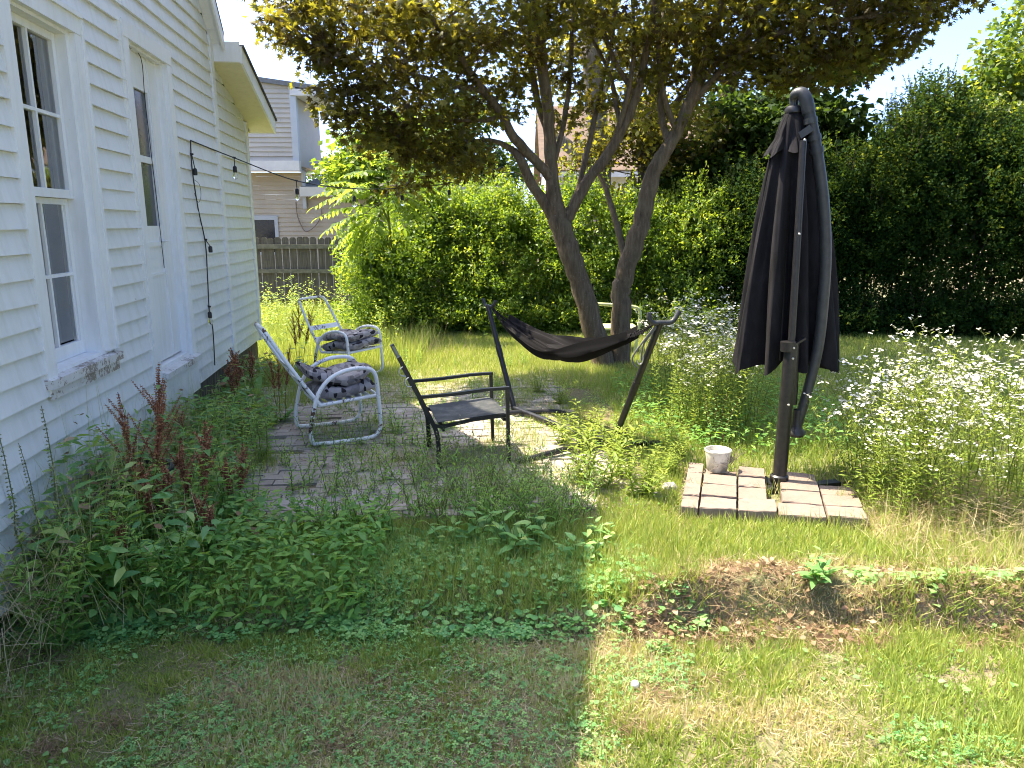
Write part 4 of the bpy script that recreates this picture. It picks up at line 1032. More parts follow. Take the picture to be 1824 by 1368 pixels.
# ================================================================== TREES
def limb(mb, pts, n=10, sub=4):
    P = [A(p[0], p[1], p[2]) for p in pts]; R = [p[3]*p[2]/F*(.86 if p[3] < 14 else .94) for p in pts]
    P, R = smooth_path(np.array(P, float), np.array(R, float), sub)
    rg = np.random.default_rng(int(abs(pts[0][0]*7+pts[0][1])))
    P = P+rg.normal(size=P.shape)*(R*.07)[:, None]; R = R*(1+rg.normal(size=len(R))*.035)
    mb.tube(P, R, n)
    return P
def clumps(centers_spec, rng, shell=.35):
    out = []
    for (c, rad, n) in centers_spec:
        d = rdir(n, rng); r = (rng.random(n)*(1-shell**3)+shell**3)**(1/3)
        out.append(np.array(c)+d*r[:, None]*np.array(rad))
    return np.concatenate(out)
def foliage_at(L, cen, rng, per, spread, flat, LL, WW, droop=.25, upn=1.0, core=None, tint_var=.25):
    n = len(cen); k = per
    ct = np.repeat(rng.random(n), k)
    off = rdir(n*k, rng)*(rng.random(n*k)**.5)[:, None]*np.array([spread, spread, spread*flat])
    pos = np.repeat(cen, k, 0)+off
    yd = off*np.array([1, 1, .4])/spread+rdir(n*k, rng)*.55+np.array([0, 0, -droop])
    nr = rdir(n*k, rng)*.75+np.array([0, 0, upn])
    s = .65+.6*rng.random(n*k)
    tint = np.clip(ct*(1-tint_var)+rng.random(n*k)*tint_var*1.6-.1, 0, 1)
    L.add(pos, yd, nr, LL*s, WW*s, tint)
def twigs(mb, cen, nodes, rng, r0=.008, maxn=400, reach=1.6):
    nodes = np.array(nodes)
    idx = rng.permutation(len(cen))[:maxn]
    for i in idx:
        c = cen[i]; d = np.linalg.norm(nodes-c, axis=1)+np.maximum(0, nodes[:, 2]-c[2]+.1)*.8
        p = nodes[np.argmin(d)]; L_ = np.linalg.norm(p-c)
        if L_ > reach: p = c+(p-c)*reach/L_
        m1 = p*.6+c*.4+rng.normal(size=3)*.05*L_; m2 = p*.25+c*.75+rng.normal(size=3)*.06*L_
        mb.tube([p, m1, m2, c], [r0*1.5, r0, r0*.6, r0*.35], 4, cap=False)

# ---- the maple
mt = thing('maple_tree', 'two-stemmed maple with bronze purple leaves over the hammock', 'tree', G(1090, 662))
tr = MB(); nodes = []
LM = [
 [(1080,690,9.3,27),(1072,635,9.3,22),(1052,565,9.3,20),(1032,500,9.3,20),(1012,440,9.3,20),(997,398,9.3,20),(990,372,9.3,17),(985,330,9.3,13.5),(980,270,9.3,12.5),(977,210,9.3,12),(968,130,9.2,11),(960,60,9.1,10),(950,-40,9.0,8),(945,-140,8.9,5)],
 [(996,398,9.3,15),(970,360,9.28,11.5),(947,328,9.25,10.5),(927,284,9.2,10),(908,264,9.2,6),(873,250,9.1,4),(835,252,9.1,2.5)],
 [(982,315,9.3,12),(955,288,9.22,10),(917,246,9.1,9.5),(893,204,9.0,9),(860,160,8.85,8.5),(836,128,8.7,8),(808,84,8.55,7.5),(778,44,8.4,6.5),(745,10,8.2,5),(690,-40,8,3)],
 [(1004,395,9.3,15),(1016,376,9.32,12),(1042,330,9.35,11),(1075,285,9.4,11),(1106,236,9.4,10),(1132,175,9.4,9),(1152,90,9.3,8),(1168,0,9.2,7),(1180,-90,9.1,4)],
 [(1100,690,9.4,24),(1105,620,9.4,19),(1107,540,9.4,17.5),(1110,498,9.4,17.5),(1124,452,9.4,18),(1142,400,9.4,16),(1153,350,9.4,15),(1166,302,9.4,14.5),(1190,262,9.4,13),(1216,212,9.4,12),(1238,158,9.35,11),(1256,105,9.3,10),(1276,35,9.2,9),(1300,-50,9.0,7),(1330,-140,8.8,4)],
 [(1113,462,9.4,8),(1101,410,9.5,6.5),(1088,365,9.6,6),(1077,330,9.7,5),(1060,300,9.8,3)],
 [(979,240,9.3,8),(960,190,9.4,7),(947,120,9.4,6.5),(943,50,9.3,5),(935,-20,9.2,3)],
 [(1192,258,9.4,8),(1180,215,9.5,7),(1176,170,9.5,6),(1196,110,9.5,5),(1215,40,9.4,4)],
 [(1222,198,9.4,7),(1290,120,9.2,6),(1360,70,9.0,5.5),(1450,45,8.8,4.5),(1540,30,8.6,3),(1640,18,8.5,2)],
 [(1240,152,9.3,6),(1330,60,9.1,5),(1420,-10,8.9,4)],
 [(862,162,8.85,6),(800,150,8.6,4.5),(730,130,8.4,3.5),(650,110,8.3,2.5),(580,90,8.2,1.5)],
 [(895,206,9.0,5),(860,215,8.9,3.5),(800,215,8.8,2.5),(740,225,8.7,1.8)],
 [(1133,172,9.4,6),(1095,110,9.3,5),(1070,40,9.2,4)],
 [(1205,236,9.4,6),(1178,150,9.3,5),(1172,60,9.2,4),(1180,-20,9.1,3)],
 [(1226,188,9.4,6),(1238,110,9.5,5),(1246,30,9.5,4),(1250,-40,9.5,3)],
 [(1024,362,9.35,6),(1046,270,9.6,5.5),(1068,170,9.8,5),(1090,70,9.9,4),(1100,-20,10,3)],
 [(1088,268,9.4,5.5),(1118,170,9.3,5),(1130,80,9.2,4),(1126,-10,9.1,3)],
 [(984,300,9.3,6),(1004,220,9.4,5.5),(1016,130,9.5,5),(1020,40,9.5,4),(1030,-40,9.5,3)],
 [(1108,232,9.4,6),(1098,190,9.5,5),(1085,130,9.6,4),(1050,60,9.6,3)],
]
for l in LM: nodes.append(limb(tr, l, 14 if l[0][3] > 15 else 9))
nodes = np.concatenate(nodes)
rgm = np.random.default_rng(5)
def E(px, py, Y, rx, ry, rz, n): return (A(px, py, Y), (rx, ry, rz), n)
vis = [E(548,55,8.3,.42,.7,.28,27),E(505,5,8.3,.35,.5,.18,14),E(590,125,8.3,.28,.5,.16,12),E(680,75,8.5,.85,1.0,.40,76),E(640,15,8.4,.85,.9,.32,56),
 E(585,178,8.2,.28,.4,.13,12),E(655,215,8.2,.42,.5,.17,20),E(740,180,8.7,.75,.9,.34,65),E(690,255,8.6,.40,.5,.15,20),E(770,245,8.9,.5,.6,.26,35),E(825,285,9,.36,.5,.19,24),E(745,310,8.8,.2,.3,.1,6),
 E(790,35,8.6,.9,1.1,.36,67),E(860,110,8.9,.7,.9,.42,49),E(900,190,9.1,.42,.5,.24,16),
 E(930,45,9.1,.8,1.1,.40,48),E(1040,40,9.2,.8,1.1,.36,44),E(1150,40,9.2,.8,1.1,.36,44),E(1030,140,9.6,.5,.6,.25,16),E(1120,130,9.7,.45,.6,.22,14),E(1225,90,9.3,.6,.8,.35,32),
 E(1310,35,9.2,.85,1.1,.42,64),E(1400,55,9.1,.85,1.1,.42,64),E(1490,55,9.0,.75,1.0,.38,56),E(1575,50,8.9,.5,.7,.27,30),E(1640,15,8.8,.5,.6,.2,20),E(1700,-5,8.7,.3,.4,.13,8),
 E(1420,120,9.1,.6,.8,.22,33),E(1520,115,9.0,.42,.6,.16,17),E(1335,120,9.2,.5,.7,.28,32),E(1580,85,9,.2,.3,.1,6),E(1075,205,9.9,.45,.5,.28,12),E(1180,180,9.7,.4,.5,.35,12),E(1010,215,9.6,.25,.4,.2,6),E(1235,200,9.6,.3,.4,.3,8),E(560,95,8.2,.2,.3,.12,6),E(720,330,8.7,.25,.3,.08,6),E(655,160,8.2,.25,.3,.12,8)]
cv = clumps(vis, rgm, .2)
cap = clumps([((2.0,9.0,5.75),(3.4,2.4,1.25),330), ((3.9,8.8,5.1),(1.7,1.9,.9),180), ((-.2,8.1,5.5),(1.2,1.2,.6),80), ((5.7,8.8,5.5),(1.4,1.7,.6),100), ((2.8,11.0,5.6),(3.2,1.5,1.0),220)], rgm, .3)  # unseen crown above the frame, clumps added to shade flowers and lawn
L1 = Leaves(T_MAPLE)
foliage_at(L1, cv, rgm, 20, .24, .5, .078, .080, .35, .9)
L2_ = Leaves(T_DIA); foliage_at(L2_, cap, rgm, 24, .34, .5, .13, .12, .3, 1.0)
twigs(tr, cv, nodes, rgm, .007, 520, 1.5)
trunk = part('trunk', tr, M['bark'], mt, smooth=True)
merge_build('crown', [L1, L2_], M['maple'], mt)

# ---- other trees
def tree(name, label, base, trunk_limbs, spec, per, spread, LL, WW, mat, barkmat, seed, T=T_DIA, ntw=120, shell=.4, flat=.7):
    t = thing(name, label, 'tree', base)
    rg = np.random.default_rng(seed); mb = MB(); nd = []
    for l in trunk_limbs: nd.append(limb(mb, l, 9))
    nd = np.concatenate(nd); cen = clumps(spec, rg, shell)
    twigs(mb, cen, nd, rg, .012, ntw, 2.0)
    part('trunk', mb, barkmat, t, smooth=True)
    L = Leaves(T); foliage_at(L, cen, rg, per, spread, flat, LL, WW, .25, .7); L.build('crown', mat, t)
    return t
tree('dark_tree', 'dark broad-leaved tree spreading above the clipped-looking dark shrubs behind the parasol', G(1285, 585),
  [[(1268,600,14,24),(1270,400,14,20),(1280,260,14,17),(1296,170,14,14),(1320,90,14,11),(1350,0,14,8)],
   [(1285,240,14,10),(1340,190,13.9,8),(1400,170,13.8,6),(1470,130,13.7,4)],[(1275,330,14,9),(1350,290,13.8,7),(1440,270,13.6,5),(1510,230,13.5,3)],
   [(1380,175,13.9,7),(1420,120,13.9,6),(1450,60,13.9,4)], [(1440,275,13.6,3.5),(1520,330,13.5,2.5),(1545,400,13.5,1.5)]],
  [E(1250,360,14,.8,1,.7,102),E(1330,320,13.9,1.0,1,.8,187),E(1420,300,13.7,.8,.9,.7,153),E(1400,210,13.8,.8,.9,.45,119),E(1480,215,13.5,.5,.7,.32,61),E(1310,210,14,.6,.8,.5,85),
   E(1490,120,13.5,.55,.7,.3,47),E(1510,330,13.4,.4,.6,.6,54),E(1540,265,13.4,.28,.4,.35,27),E(1400,260,13.7,.9,.9,.6,110),E(1250,450,13.8,.8,.8,.7,119),E(1360,420,13.7,.9,.8,.7,153),E(1450,400,13.5,.8,.8,.7,119),E(1220,300,14,.5,.6,.5,51)],
  24, .30, .13, .10, M['treegreen'], M['darkbark'], 31)
tree('dead_trunk_tree', 'old tree with a pale peeling trunk standing behind the maple', G(1075, 575),
  [[(1075,600,14.5,26),(1072,400,14.5,24),(1066,250,14.5,20),(1058,150,14.5,18),(1052,60,14.5,15),(1048,-40,14.5,12)],[(1068,300,14.5,11),(1045,290,14.5,13),(1010,258,14.5,12),(985,238,14.5,8)],[(1045,292,14.4,10),(1058,262,14.3,7),(1050,215,14.3,5)],
   [(1060,190,14.4,5),(1085,150,14.3,3.5),(1090,110,14.3,2.5)],[(1062,200,14.4,4),(1030,160,14.2,3),(1015,120,14.2,2)]],
  [E(1050,60,14.5,1.0,1,.5,40),E(1120,110,14.6,.8,.8,.4,26),E(980,120,14.6,.5,.6,.4,14)], 18, .3, .11, .09, M['maple'], M['deadbark'], 32, ntw=60)
tree('reddish_tree', 'slim tree with reddish dark leaves between the maple stems', G(1160, 580),
  [[(1150,600,13.6,20),(1150,450,13.6,20),(1152,340,13.6,20),(1160,250,13.6,19),(1168,180,13.6,16),(1180,90,13.6,12),(1190,0,13.6,9)],[(1160,260,13.6,8),(1120,210,13.6,6),(1095,170,13.6,4)],[(1165,220,13.6,8),(1215,170,13.5,6),(1240,120,13.5,4)]],
  [E(1130,200,13.5,.55,.6,.5,36),E(1170,280,13.4,.5,.5,.35,30),E(1210,180,13.5,.4,.5,.4,22),E(1100,260,13.5,.45,.5,.25,20),E(1190,80,13.6,.7,.7,.5,36),E(1110,340,13.5,.35,.4,.25,12),E(1060,250,13.6,.5,.5,.4,22),E(1240,240,13.5,.45,.5,.4,26),E(1010,290,13.8,.35,.4,.25,10),E(1140,230,13.3,.5,.5,.4,22)], 20, .24, .085, .08, M['maple'], M['darkbark'], 33, ntw=60)
bg_g = 'trees beyond the neighbouring houses'
def bgtree(label, spec, base, limbs, seed, mat=None, LL=.17, per=22, sp=.5): return tree('background_tree', label, base, limbs, spec, per, sp, LL, LL*.72, mat or M['treegreen'], M['darkbark'], seed, ntw=30)
bgtree('pale sunlit rounded tree beside the grey two-storey house', [E(660,285,20,1.0,1,.75,90),E(720,250,20.5,.9,1,.7,80),E(620,310,20,.6,.8,.45,40),E(700,330,20,1.3,1,.6,90)], G(670,500), [[(670,500,20,9),(672,330,20,7),(690,260,20,4)]], 41, M['hedge'])
bgtree('blue-green tree in shade behind the bright shrub tops', [E(830,290,23,1.3,1.2,.8,90),E(790,240,23,.8,1,.8,60),E(900,310,23,.8,.8,.5,40),E(850,200,23,.7,.8,.5,30)], G(840,490), [[(840,490,23,9),(838,300,23,7),(830,220,23,4)]], 42)
bgtree('small round tree at the end of the low grey roof', [E(590,315,27,.7,.8,.6,40),E(575,345,27,.6,.6,.4,24)], G(590,480), [[(590,480,27,6),(590,330,27,4)]], 43)
bgtree('tall yellow-green tree covered with vine above the shrubs', [E(1790,140,13.2,.55,.7,.55,50),E(1850,80,13.2,.8,.8,.8,90),E(1740,215,12.9,.38,.5,.33,26),E(1800,230,13,.9,.8,.7,110),E(1880,200,13.2,.9,.8,1.0,110),E(1830,330,13,1,.8,.8,110),E(1770,150,13.1,.35,.4,.25,14)], G(1840,590), [[(1840,590,13.2,16),(1838,300,13.2,13),(1830,150,13.2,8)]], 44, M['vine'], .11, 24, .24)

def sky_block_tree(label, x, y, h, r, seed, n=150):  # unseen trees, added to cut sky light on the house wall
    t = thing('background_tree', label, 'tree', (x, y, 0), group='unseen trees added to dim sky light on the house wall'); rg = np.random.default_rng(seed); mb = MB()
    P, R = smooth_path(np.array([(x,y,-.1),(x+.1,y,h*.3),(x-.1,y+.1,h*.6),(x,y,h*.9)], float), np.array([.22,.18,.12,.04]), 4); mb.tube(P, R, 9)
    cen = clumps([((x,y,h*.62),(r,r,h*.36),n), ((x+r*.4,y-r*.3,h*.45),(r*.8,r*.8,h*.25),n//2), ((x-r*.5,y+r*.3,h*.5),(r*.7,r*.7,h*.28),n//2)], rg, .5); twigs(mb, cen, P, rg, .02, 60, 3)
    part('trunk', mb, M['darkbark'], t, smooth=True); L = Leaves(T_DIA); foliage_at(L, cen, rg, 24, .62, .7, .24, .17, .25, .7); L.build('crown', M['treegreen'], t)
for k, (x_, y_, h_, r_, lab) in enumerate(((10.5,1.0,9,2.9,'broad leafy tree added out of view to dim the house wall'),(9.5,-4.5,9.5,3.0,'leafy tree added behind the camera to dim the house wall'))):
    sky_block_tree(lab, x_, y_, h_, r_, 90+k)
# ---- shrubs
shr_n = [0]
def shrub(label, spec, n, mat, seed, LL=.058, WW=.032, shoots=60, shoot_len=.35, base=None, T=T_DIA, low=0):
    rg = np.random.default_rng(seed)
    c0 = np.array(spec[0][0]); t = thing('shrub', label, 'shrub', (c0[0], c0[1], 0), group='privet and evergreen shrubs along the yard edge')
    vol = np.array([s[1][0]*s[1][2]+s[1][1]*s[1][2]+s[1][0]*s[1][1] for s in spec]); nn = (n*vol/vol.sum()).astype(int)
    L = Leaves(T); mb = MB()
    for (c, rad), m_ in zip(spec, nn):
        c = np.array(c); rad = np.array(rad)
        # clumped distribution: sprays grow outward from the body
        nc = max(8, m_//22); d = rdir(nc, rg); d[:, 1] -= .35*(rg.random(nc)); d = nrmz(d)
        lob = rdir(9, rg); bump = np.max(d@lob.T, 1); r = (.50+.5*rg.random(nc)**.7)*(.72+.34*np.clip((bump-.45)*2, 0, 1))
        cen = c+d*r[:, None]*rad; cen[:, 2] = np.maximum(cen[:, 2], .12+low+.25*rg.random(nc))
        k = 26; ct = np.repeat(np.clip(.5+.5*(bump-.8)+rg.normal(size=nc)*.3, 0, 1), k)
        dd = np.repeat(d, k, 0); tt = rg.random(nc*k)
        sd = nrmz(d+rdir(nc, rg)*.7+np.array([0, 0, .55])); ssd = np.repeat(sd, k, 0)
        sl = np.repeat(.14+.22*rg.random(nc), k)
        pos = np.repeat(cen, k, 0)+ssd*(tt*sl)[:, None]+rg.normal(size=(nc*k, 3))*.045
        yd = ssd*.5+rdir(nc*k, rg)*.9; nr = rdir(nc*k, rg)+np.array([0, -.15, .6])
        s = .7+.6*rg.random(nc*k)
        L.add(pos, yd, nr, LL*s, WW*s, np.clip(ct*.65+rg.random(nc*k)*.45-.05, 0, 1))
        # deeper, larger leaves give the shrub body
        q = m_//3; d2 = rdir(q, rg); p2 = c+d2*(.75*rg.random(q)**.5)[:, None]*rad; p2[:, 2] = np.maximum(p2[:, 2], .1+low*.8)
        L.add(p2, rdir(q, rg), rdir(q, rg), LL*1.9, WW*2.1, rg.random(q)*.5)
        for _ in range(max(3, int(7*rad[0]))):
            a = c+rg.normal(size=3)*rad*.25; a[2] = 0; b = c+rdir(1, rg)[0]*rad*.8
            mb.tube([a, a*.5+b*.5+rg.normal(size=3)*.06, b], [.016, .011, .004], 5, cap=False)
    # upright shoots
    for _ in range(shoots):
        (c, rad) = spec[rg.integers(len(spec))]; c = np.array(c); rad = np.array(rad)
        d = rdir(1, rg)[0]; d[2] = abs(d[2])*.8+.45; d /= np.linalg.norm(d); p = c+d*rad*.9
        g_ = nrmz(np.array([rg.normal()*.25, rg.normal()*.25, 1.0])); ln = shoot_len*(.4+rg.random()); m_ = int(10+ln*40)
        tt = rg.random(m_); pos = p+g_*(tt*ln)[:, None]; mb.tube([p-g_*.15, p+g_*ln], [.005, .002], 4, cap=False)
        L.add(pos, g_*.55+rdir(m_, rg)*.7, rdir(m_, rg)+np.array([0, 0, .5]), LL*(1-.4*tt), WW*(1-.4*tt), np.clip(.45+.5*rg.random(m_), 0, 1))
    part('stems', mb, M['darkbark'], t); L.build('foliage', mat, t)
    return t
def S(px, py, Y, rx, ry, rz): return (A(px, py, Y), (rx, ry, rz))
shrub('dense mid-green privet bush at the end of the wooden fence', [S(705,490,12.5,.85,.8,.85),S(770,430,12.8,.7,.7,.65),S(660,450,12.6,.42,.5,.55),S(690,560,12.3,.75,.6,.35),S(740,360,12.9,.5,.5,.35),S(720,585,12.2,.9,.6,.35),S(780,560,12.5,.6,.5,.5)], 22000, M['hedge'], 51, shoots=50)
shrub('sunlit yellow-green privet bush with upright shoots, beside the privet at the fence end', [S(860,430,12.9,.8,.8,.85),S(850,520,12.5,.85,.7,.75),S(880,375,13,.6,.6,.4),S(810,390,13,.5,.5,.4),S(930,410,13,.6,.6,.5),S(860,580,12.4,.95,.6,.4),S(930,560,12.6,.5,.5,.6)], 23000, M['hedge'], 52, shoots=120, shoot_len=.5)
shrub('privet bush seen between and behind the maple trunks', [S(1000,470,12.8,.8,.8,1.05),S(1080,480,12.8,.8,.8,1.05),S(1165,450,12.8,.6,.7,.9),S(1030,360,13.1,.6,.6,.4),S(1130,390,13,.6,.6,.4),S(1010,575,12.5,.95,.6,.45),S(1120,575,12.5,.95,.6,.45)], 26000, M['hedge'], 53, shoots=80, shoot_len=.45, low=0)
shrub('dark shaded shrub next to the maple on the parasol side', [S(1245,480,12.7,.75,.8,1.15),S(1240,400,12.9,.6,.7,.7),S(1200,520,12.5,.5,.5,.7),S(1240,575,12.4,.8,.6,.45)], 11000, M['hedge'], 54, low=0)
shrub('dark evergreen shrub directly behind the parasol', [S(1340,460,12.7,.9,.8,1.3),S(1420,430,12.6,.8,.8,1.45),S(1330,370,12.9,.7,.7,.7),S(1350,570,12.4,1.0,.6,.5)], 22000, M['hedgedark'], 55, low=0)
shrub('tall dark evergreen shrub beyond the white fleabane flowers', [S(1500,430,12.5,.8,.8,1.35),S(1490,350,12.6,.65,.7,.8),S(1545,400,12.5,.65,.7,1.2),S(1500,575,12.3,.95,.6,.5)], 21000, M['hedgedark'], 56, low=0)
shrub('tallest pale-topped evergreen shrub with feathery tips against the sky', [S(1620,370,12.4,.8,.8,1.75),S(1615,280,12.6,.55,.6,.65),S(1665,220,12.7,.48,.6,.6),S(1630,570,12.2,.95,.6,.55)], 27000, M['hedgedark'], 57, shoots=150, shoot_len=.4, low=0)
shrub('broad dark evergreen shrub below the vine-covered tree', [S(1730,370,12.2,.85,.8,1.7),S(1810,380,11.9,.85,.8,1.7),S(1740,260,12.4,.6,.6,.7),S(1730,575,12,.95,.6,.55),S(1830,580,11.8,.9,.6,.55),S(1890,380,11.9,.85,.8,1.7)], 34000, M['hedgedark'], 58, shoots=90, low=0)

# ---- tree of heaven sapling: pinnate fronds
def frond(L, mb, p, d, ln, rg, nl=11, LL=.13, WW=.042, droop=.7):
    d = nrmz(np.array(d, float)); pts = [np.array(p, float)]; n = 9; dd = d.copy()
    for k in range(n):
        dd = nrmz(dd+np.array([0, 0, -droop/n])); pts.append(pts[-1]+dd*ln/n)
    pts = np.array(pts); mb.tube(pts, np.linspace(.006, .002, n+1), 4, cap=False)
    tint = rg.random()*.6
    for k in range(nl):
        t = .16+.8*k/(nl-1); i = min(int(t*n), n-1); q = pts[i]+(pts[i+1]-pts[i])*(t*n-i); td = nrmz(pts[i+1]-pts[i])
        sd = nrmz(np.cross(td, [0, 0, 1])+1e-6); 
        for s in (-1, 1):
            y = sd*s+td*.35+np.array([0, 0, -.22])+rg.normal(size=3)*.12
            f_ = (.65+.6*sin(pi*min(t*.9+.1, 1))); L.add(q, y, np.array([0, 0, 1.])+rg.normal(size=3)*.25, LL*f_, WW*f_, np.clip(tint+rg.random()*.4, 0, 1))
    L.add(pts[-1], pts[-1]-pts[-2], [0, 0, 1], LL, WW, tint)
def pinnate(name, label, base, trunk_px, fr, LL, WW, nl, seed, cat='tree', droop=.7, stem_r=None):
    t = thing(name, label, cat, base); rg = np.random.default_rng(seed); mb = MB(); L = Leaves(T_LANCE)
    for l in trunk_px: limb(mb, l, 7)
    for (a, b, Ya, Yb, ln) in fr:
        pa = np.array(A(a[0], a[1], Ya)); pb = np.array(A(b[0], b[1], Yb)); v = pb-pa; l_ = np.linalg.norm(v)
        frond(L, mb, pa, v/l_+np.array([0, 0, .35*droop]), l_*1.06 if ln is None else ln, rg, nl, LL, WW, droop)
    part('stem', mb, M['stemgreen'], t); L.build('leaves', M['sumac'], t); return t
fr = []
rg0 = np.random.default_rng(8)
for (a, b, n) in (((672,345),(572,330),1),((672,345),(562,352),1),((668,370),(570,372),1),((665,380),(580,400),1),((660,385),(600,430),1),((655,390),(608,478),1),((690,310),(620,300),1),((690,300),(640,270),1),((695,300),(690,235),1),((700,305),(740,262),1),((705,310),(775,300),1),((705,330),(790,330),1),((700,345),(770,372),1),((690,350),(640,440),1),((690,340),(720,400),1),((680,325),(610,335),1),((700,320),(745,335),1),((680,360),(625,405),1),((690,300),(660,255),1),((695,320),(760,345),1),((690,330),(735,290),1),((675,345),(600,350),1),((670,355),(590,420),1),((665,390),(625,455),1),((690,300),(700,250),1),((700,330),(760,300),1),((680,370),(660,440),1),((700,350),(745,390),1),((672,345),(585,310),1),((688,310),(640,300),1)):
    fr.append((a, b, 11.6+rg0.normal()*.15, 11.4+rg0.normal()*.3, None))
pinnate('tree_of_heaven', 'bright green sapling with long feathery leaves in front of the neighbour house wall', G(690, 600, 0), [[(700,590,12.5,3.2),(697,450,12.3,2.8),(690,360,11.8,2.4),(694,290,11.6,1.6)], [(694,400,11.65,2.5),(672,350,11.6,2)]], fr, .165, .058, 11, 61)

# ================================================================== WEEDS: one of each kind, then copies
def weed(name, label, cat, h, nst, spread, LL, WW, nleaf, T, lmat, smat, seed, group=None, top=None, tmat=None, lean=.12, t0=.06, t1=.97, up=.35, droop=.2, sr=.004, rosette=0, rL=.2, rW=.07, taper=.55):
    t = thing(name, label, cat, (0, 0, 0), group=group); rg = np.random.default_rng(seed)
    mb = MB(); L = Leaves(T); TB = []; LR = Leaves(T_LANCE); LT_ = Leaves(T_DIA); LF = Leaves(T_FLOWER); n_top = 0
    for s in range(nst):
        a = 2*pi*s/max(nst, 1)+rg.normal()*.5; r = spread*sqrt(rg.random())*(0 if nst == 1 else 1)
        hh = h*(.72+.33*rg.random()) if nst > 1 else h
        b = np.array([r*.35*cos(a), r*.35*sin(a), -.01]); ld_ = np.array([cos(a), sin(a), 0])*(r*.75)+rg.normal(size=3)*[lean*h*.4, lean*h*.4, 0]
        n = 8; tt = np.linspace(0, 1, n+1)
        pts = b+np.outer(tt, [0, 0, hh])+np.outer(tt**1.6, ld_)+rg.normal(size=(n+1, 3))*[.006, .006, 0]*np.minimum(tt, .6)[:, None]*2
        mb.tube(pts, np.linspace(sr, sr*.35, n+1), 5, cap=False)
        at_ = lambda q: np.array([np.interp(q, tt, pts[:, i]) for i in range(3)])
        tl = t0+(t1-t0)*(np.arange(nleaf)+rg.random(nleaf)*.6)/nleaf
        an = np.arange(nleaf)*2.39996+rg.random()*6
        P = np.stack([np.interp(tl, tt, pts[:, i]) for i in range(3)], 1)
        rad = np.stack([np.cos(an), np.sin(an), 0*an], 1)
        yd = rad+np.array([0, 0, up])+rg.normal(size=(nleaf, 3))*.15
        sz = (1-taper*tl)*(.75+.4*rg.random(nleaf))
        if nleaf: L.add(P, yd, np.array([0, 0, 1.])-rad*.3+rg.normal(size=(nleaf, 3))*.2, LL*sz, WW*sz, np.clip(.25+.5*tl+rg.normal(size=nleaf)*.18, 0, 1))
        if top in ('dock', 'spike'):
            racemes = [(at_(.5), at_(1.0), 1)] if top == 'dock' else [(at_(.42), at_(1.0), 1)]
            if top == 'dock':
                for q in range(7):
                    tq = .48+.42*q/7; p0 = at_(tq); aa = rg.random()*6.28; ln_ = hh*(.30-.18*q/7)*(.8+.4*rg.random())
                    racemes.append((p0, p0+np.array([cos(aa)*.5, sin(aa)*.5, .86])*ln_, .75))
            for (p0, p1, sc) in racemes:
                ln_ = np.linalg.norm(p1-p0); m_ = int(ln_/(.0155 if top == 'dock' else .019))+3
                if top == 'dock': mb.tube([p0, p1], [.002, .001], 4, cap=False)
                for k in range(m_):
                    q = k/m_; c = p0+(p1-p0)*q; nn = 12 if top == 'dock' else 10; aa = rg.random(nn)*6.28; w_ = (.0185 if top == 'dock' else .016)*sc*(1-.55*q)
                    o = np.stack([np.cos(aa), np.sin(aa), rg.normal(size=nn)*.35], 1)
                    LT_.add(c+o*w_*.35*rg.random((nn, 1)), o+np.array([0, 0, -.1]), rdir(nn, rg), w_*(.75+.4*rg.random(nn)), w_*.62, np.clip(.5+.25*rg.normal()+.22*rg.normal(size=nn), 0, 1)); n_top += nn
        if top == 'flower':
            for q in range(6):
                tq = .54+.44*q/6; p0 = at_(tq); aa = rg.random()*6.28; ln_ = hh*(.26-.13*q/9)*(.7+.6*rg.random())
                p1 = p0+np.array([cos(aa)*.62, sin(aa)*.62, .75])*ln_; mb.tube([p0, (p0+p1)/2+np.array([0,0,-.01]), p1], [.0018,.0014,.001], 4, cap=False)
                m_ = rg.integers(3, 8)
                for _ in range(m_):
                    p2 = p1+np.array([rg.normal()*.022, rg.normal()*.022, rg.random()*.035]); mb.tube([p1-np.array([0,0,.01]), p2], .0008, 3, cap=False)
                    q_ = .021*(.7+.6*rg.random()); LF.add(p2, rdir(1, rg)*[1,1,.2], np.array([[rg.normal()*.5, rg.normal()*.5-.3, 1.]]), q_, q_, rg.random()); n_top += 1
                k2 = 4; LL2 = np.linspace(.2, .8, k2); L.add(p0+np.outer(LL2, p1-p0), rdir(k2, rg)*.7+np.array([0,0,.4]), rdir(k2, rg)+np.array([0,0,1]), LL*.42, WW*.5, .6)
        if top == 'seedhead':
            m_ = 26; q = .55+.45*rg.random(m_); c = np.stack([np.interp(q, tt, pts[:, i]) for i in range(3)], 1); LT_.add(c+rg.normal(size=(m_, 3))*.008, rdir(m_, rg)+np.array([0,0,.8]), rdir(m_, rg), .012, .005, rg.random(m_)); n_top += m_
    if rosette:
        aa = rg.random(rosette)*6.28; rd = np.stack([np.cos(aa), np.sin(aa), .35+.5*rg.random(rosette)], 1)
        LR.add(rd*[.03,.03,.04], rd, np.array([0,0,1.])-rd*[.3,.3,0]+rg.normal(size=(rosette, 3))*.15, rL*(.7+.5*rg.random(rosette)), rW*(.7+.5*rg.random(rosette)), rg.random(rosette)*.8)
    part('stems', mb, smat, t, world=False)
    bs = [b for b in (L, LR) if b.b]
    if bs: merge_build('leaves', bs, lmat, t, world=False)
    if n_top: merge_build('blossom' if top == 'flower' else 'seed_heads', [b for b in (LT_, LF) if b.b], tmat, t, world=False)
    return t
used = set()
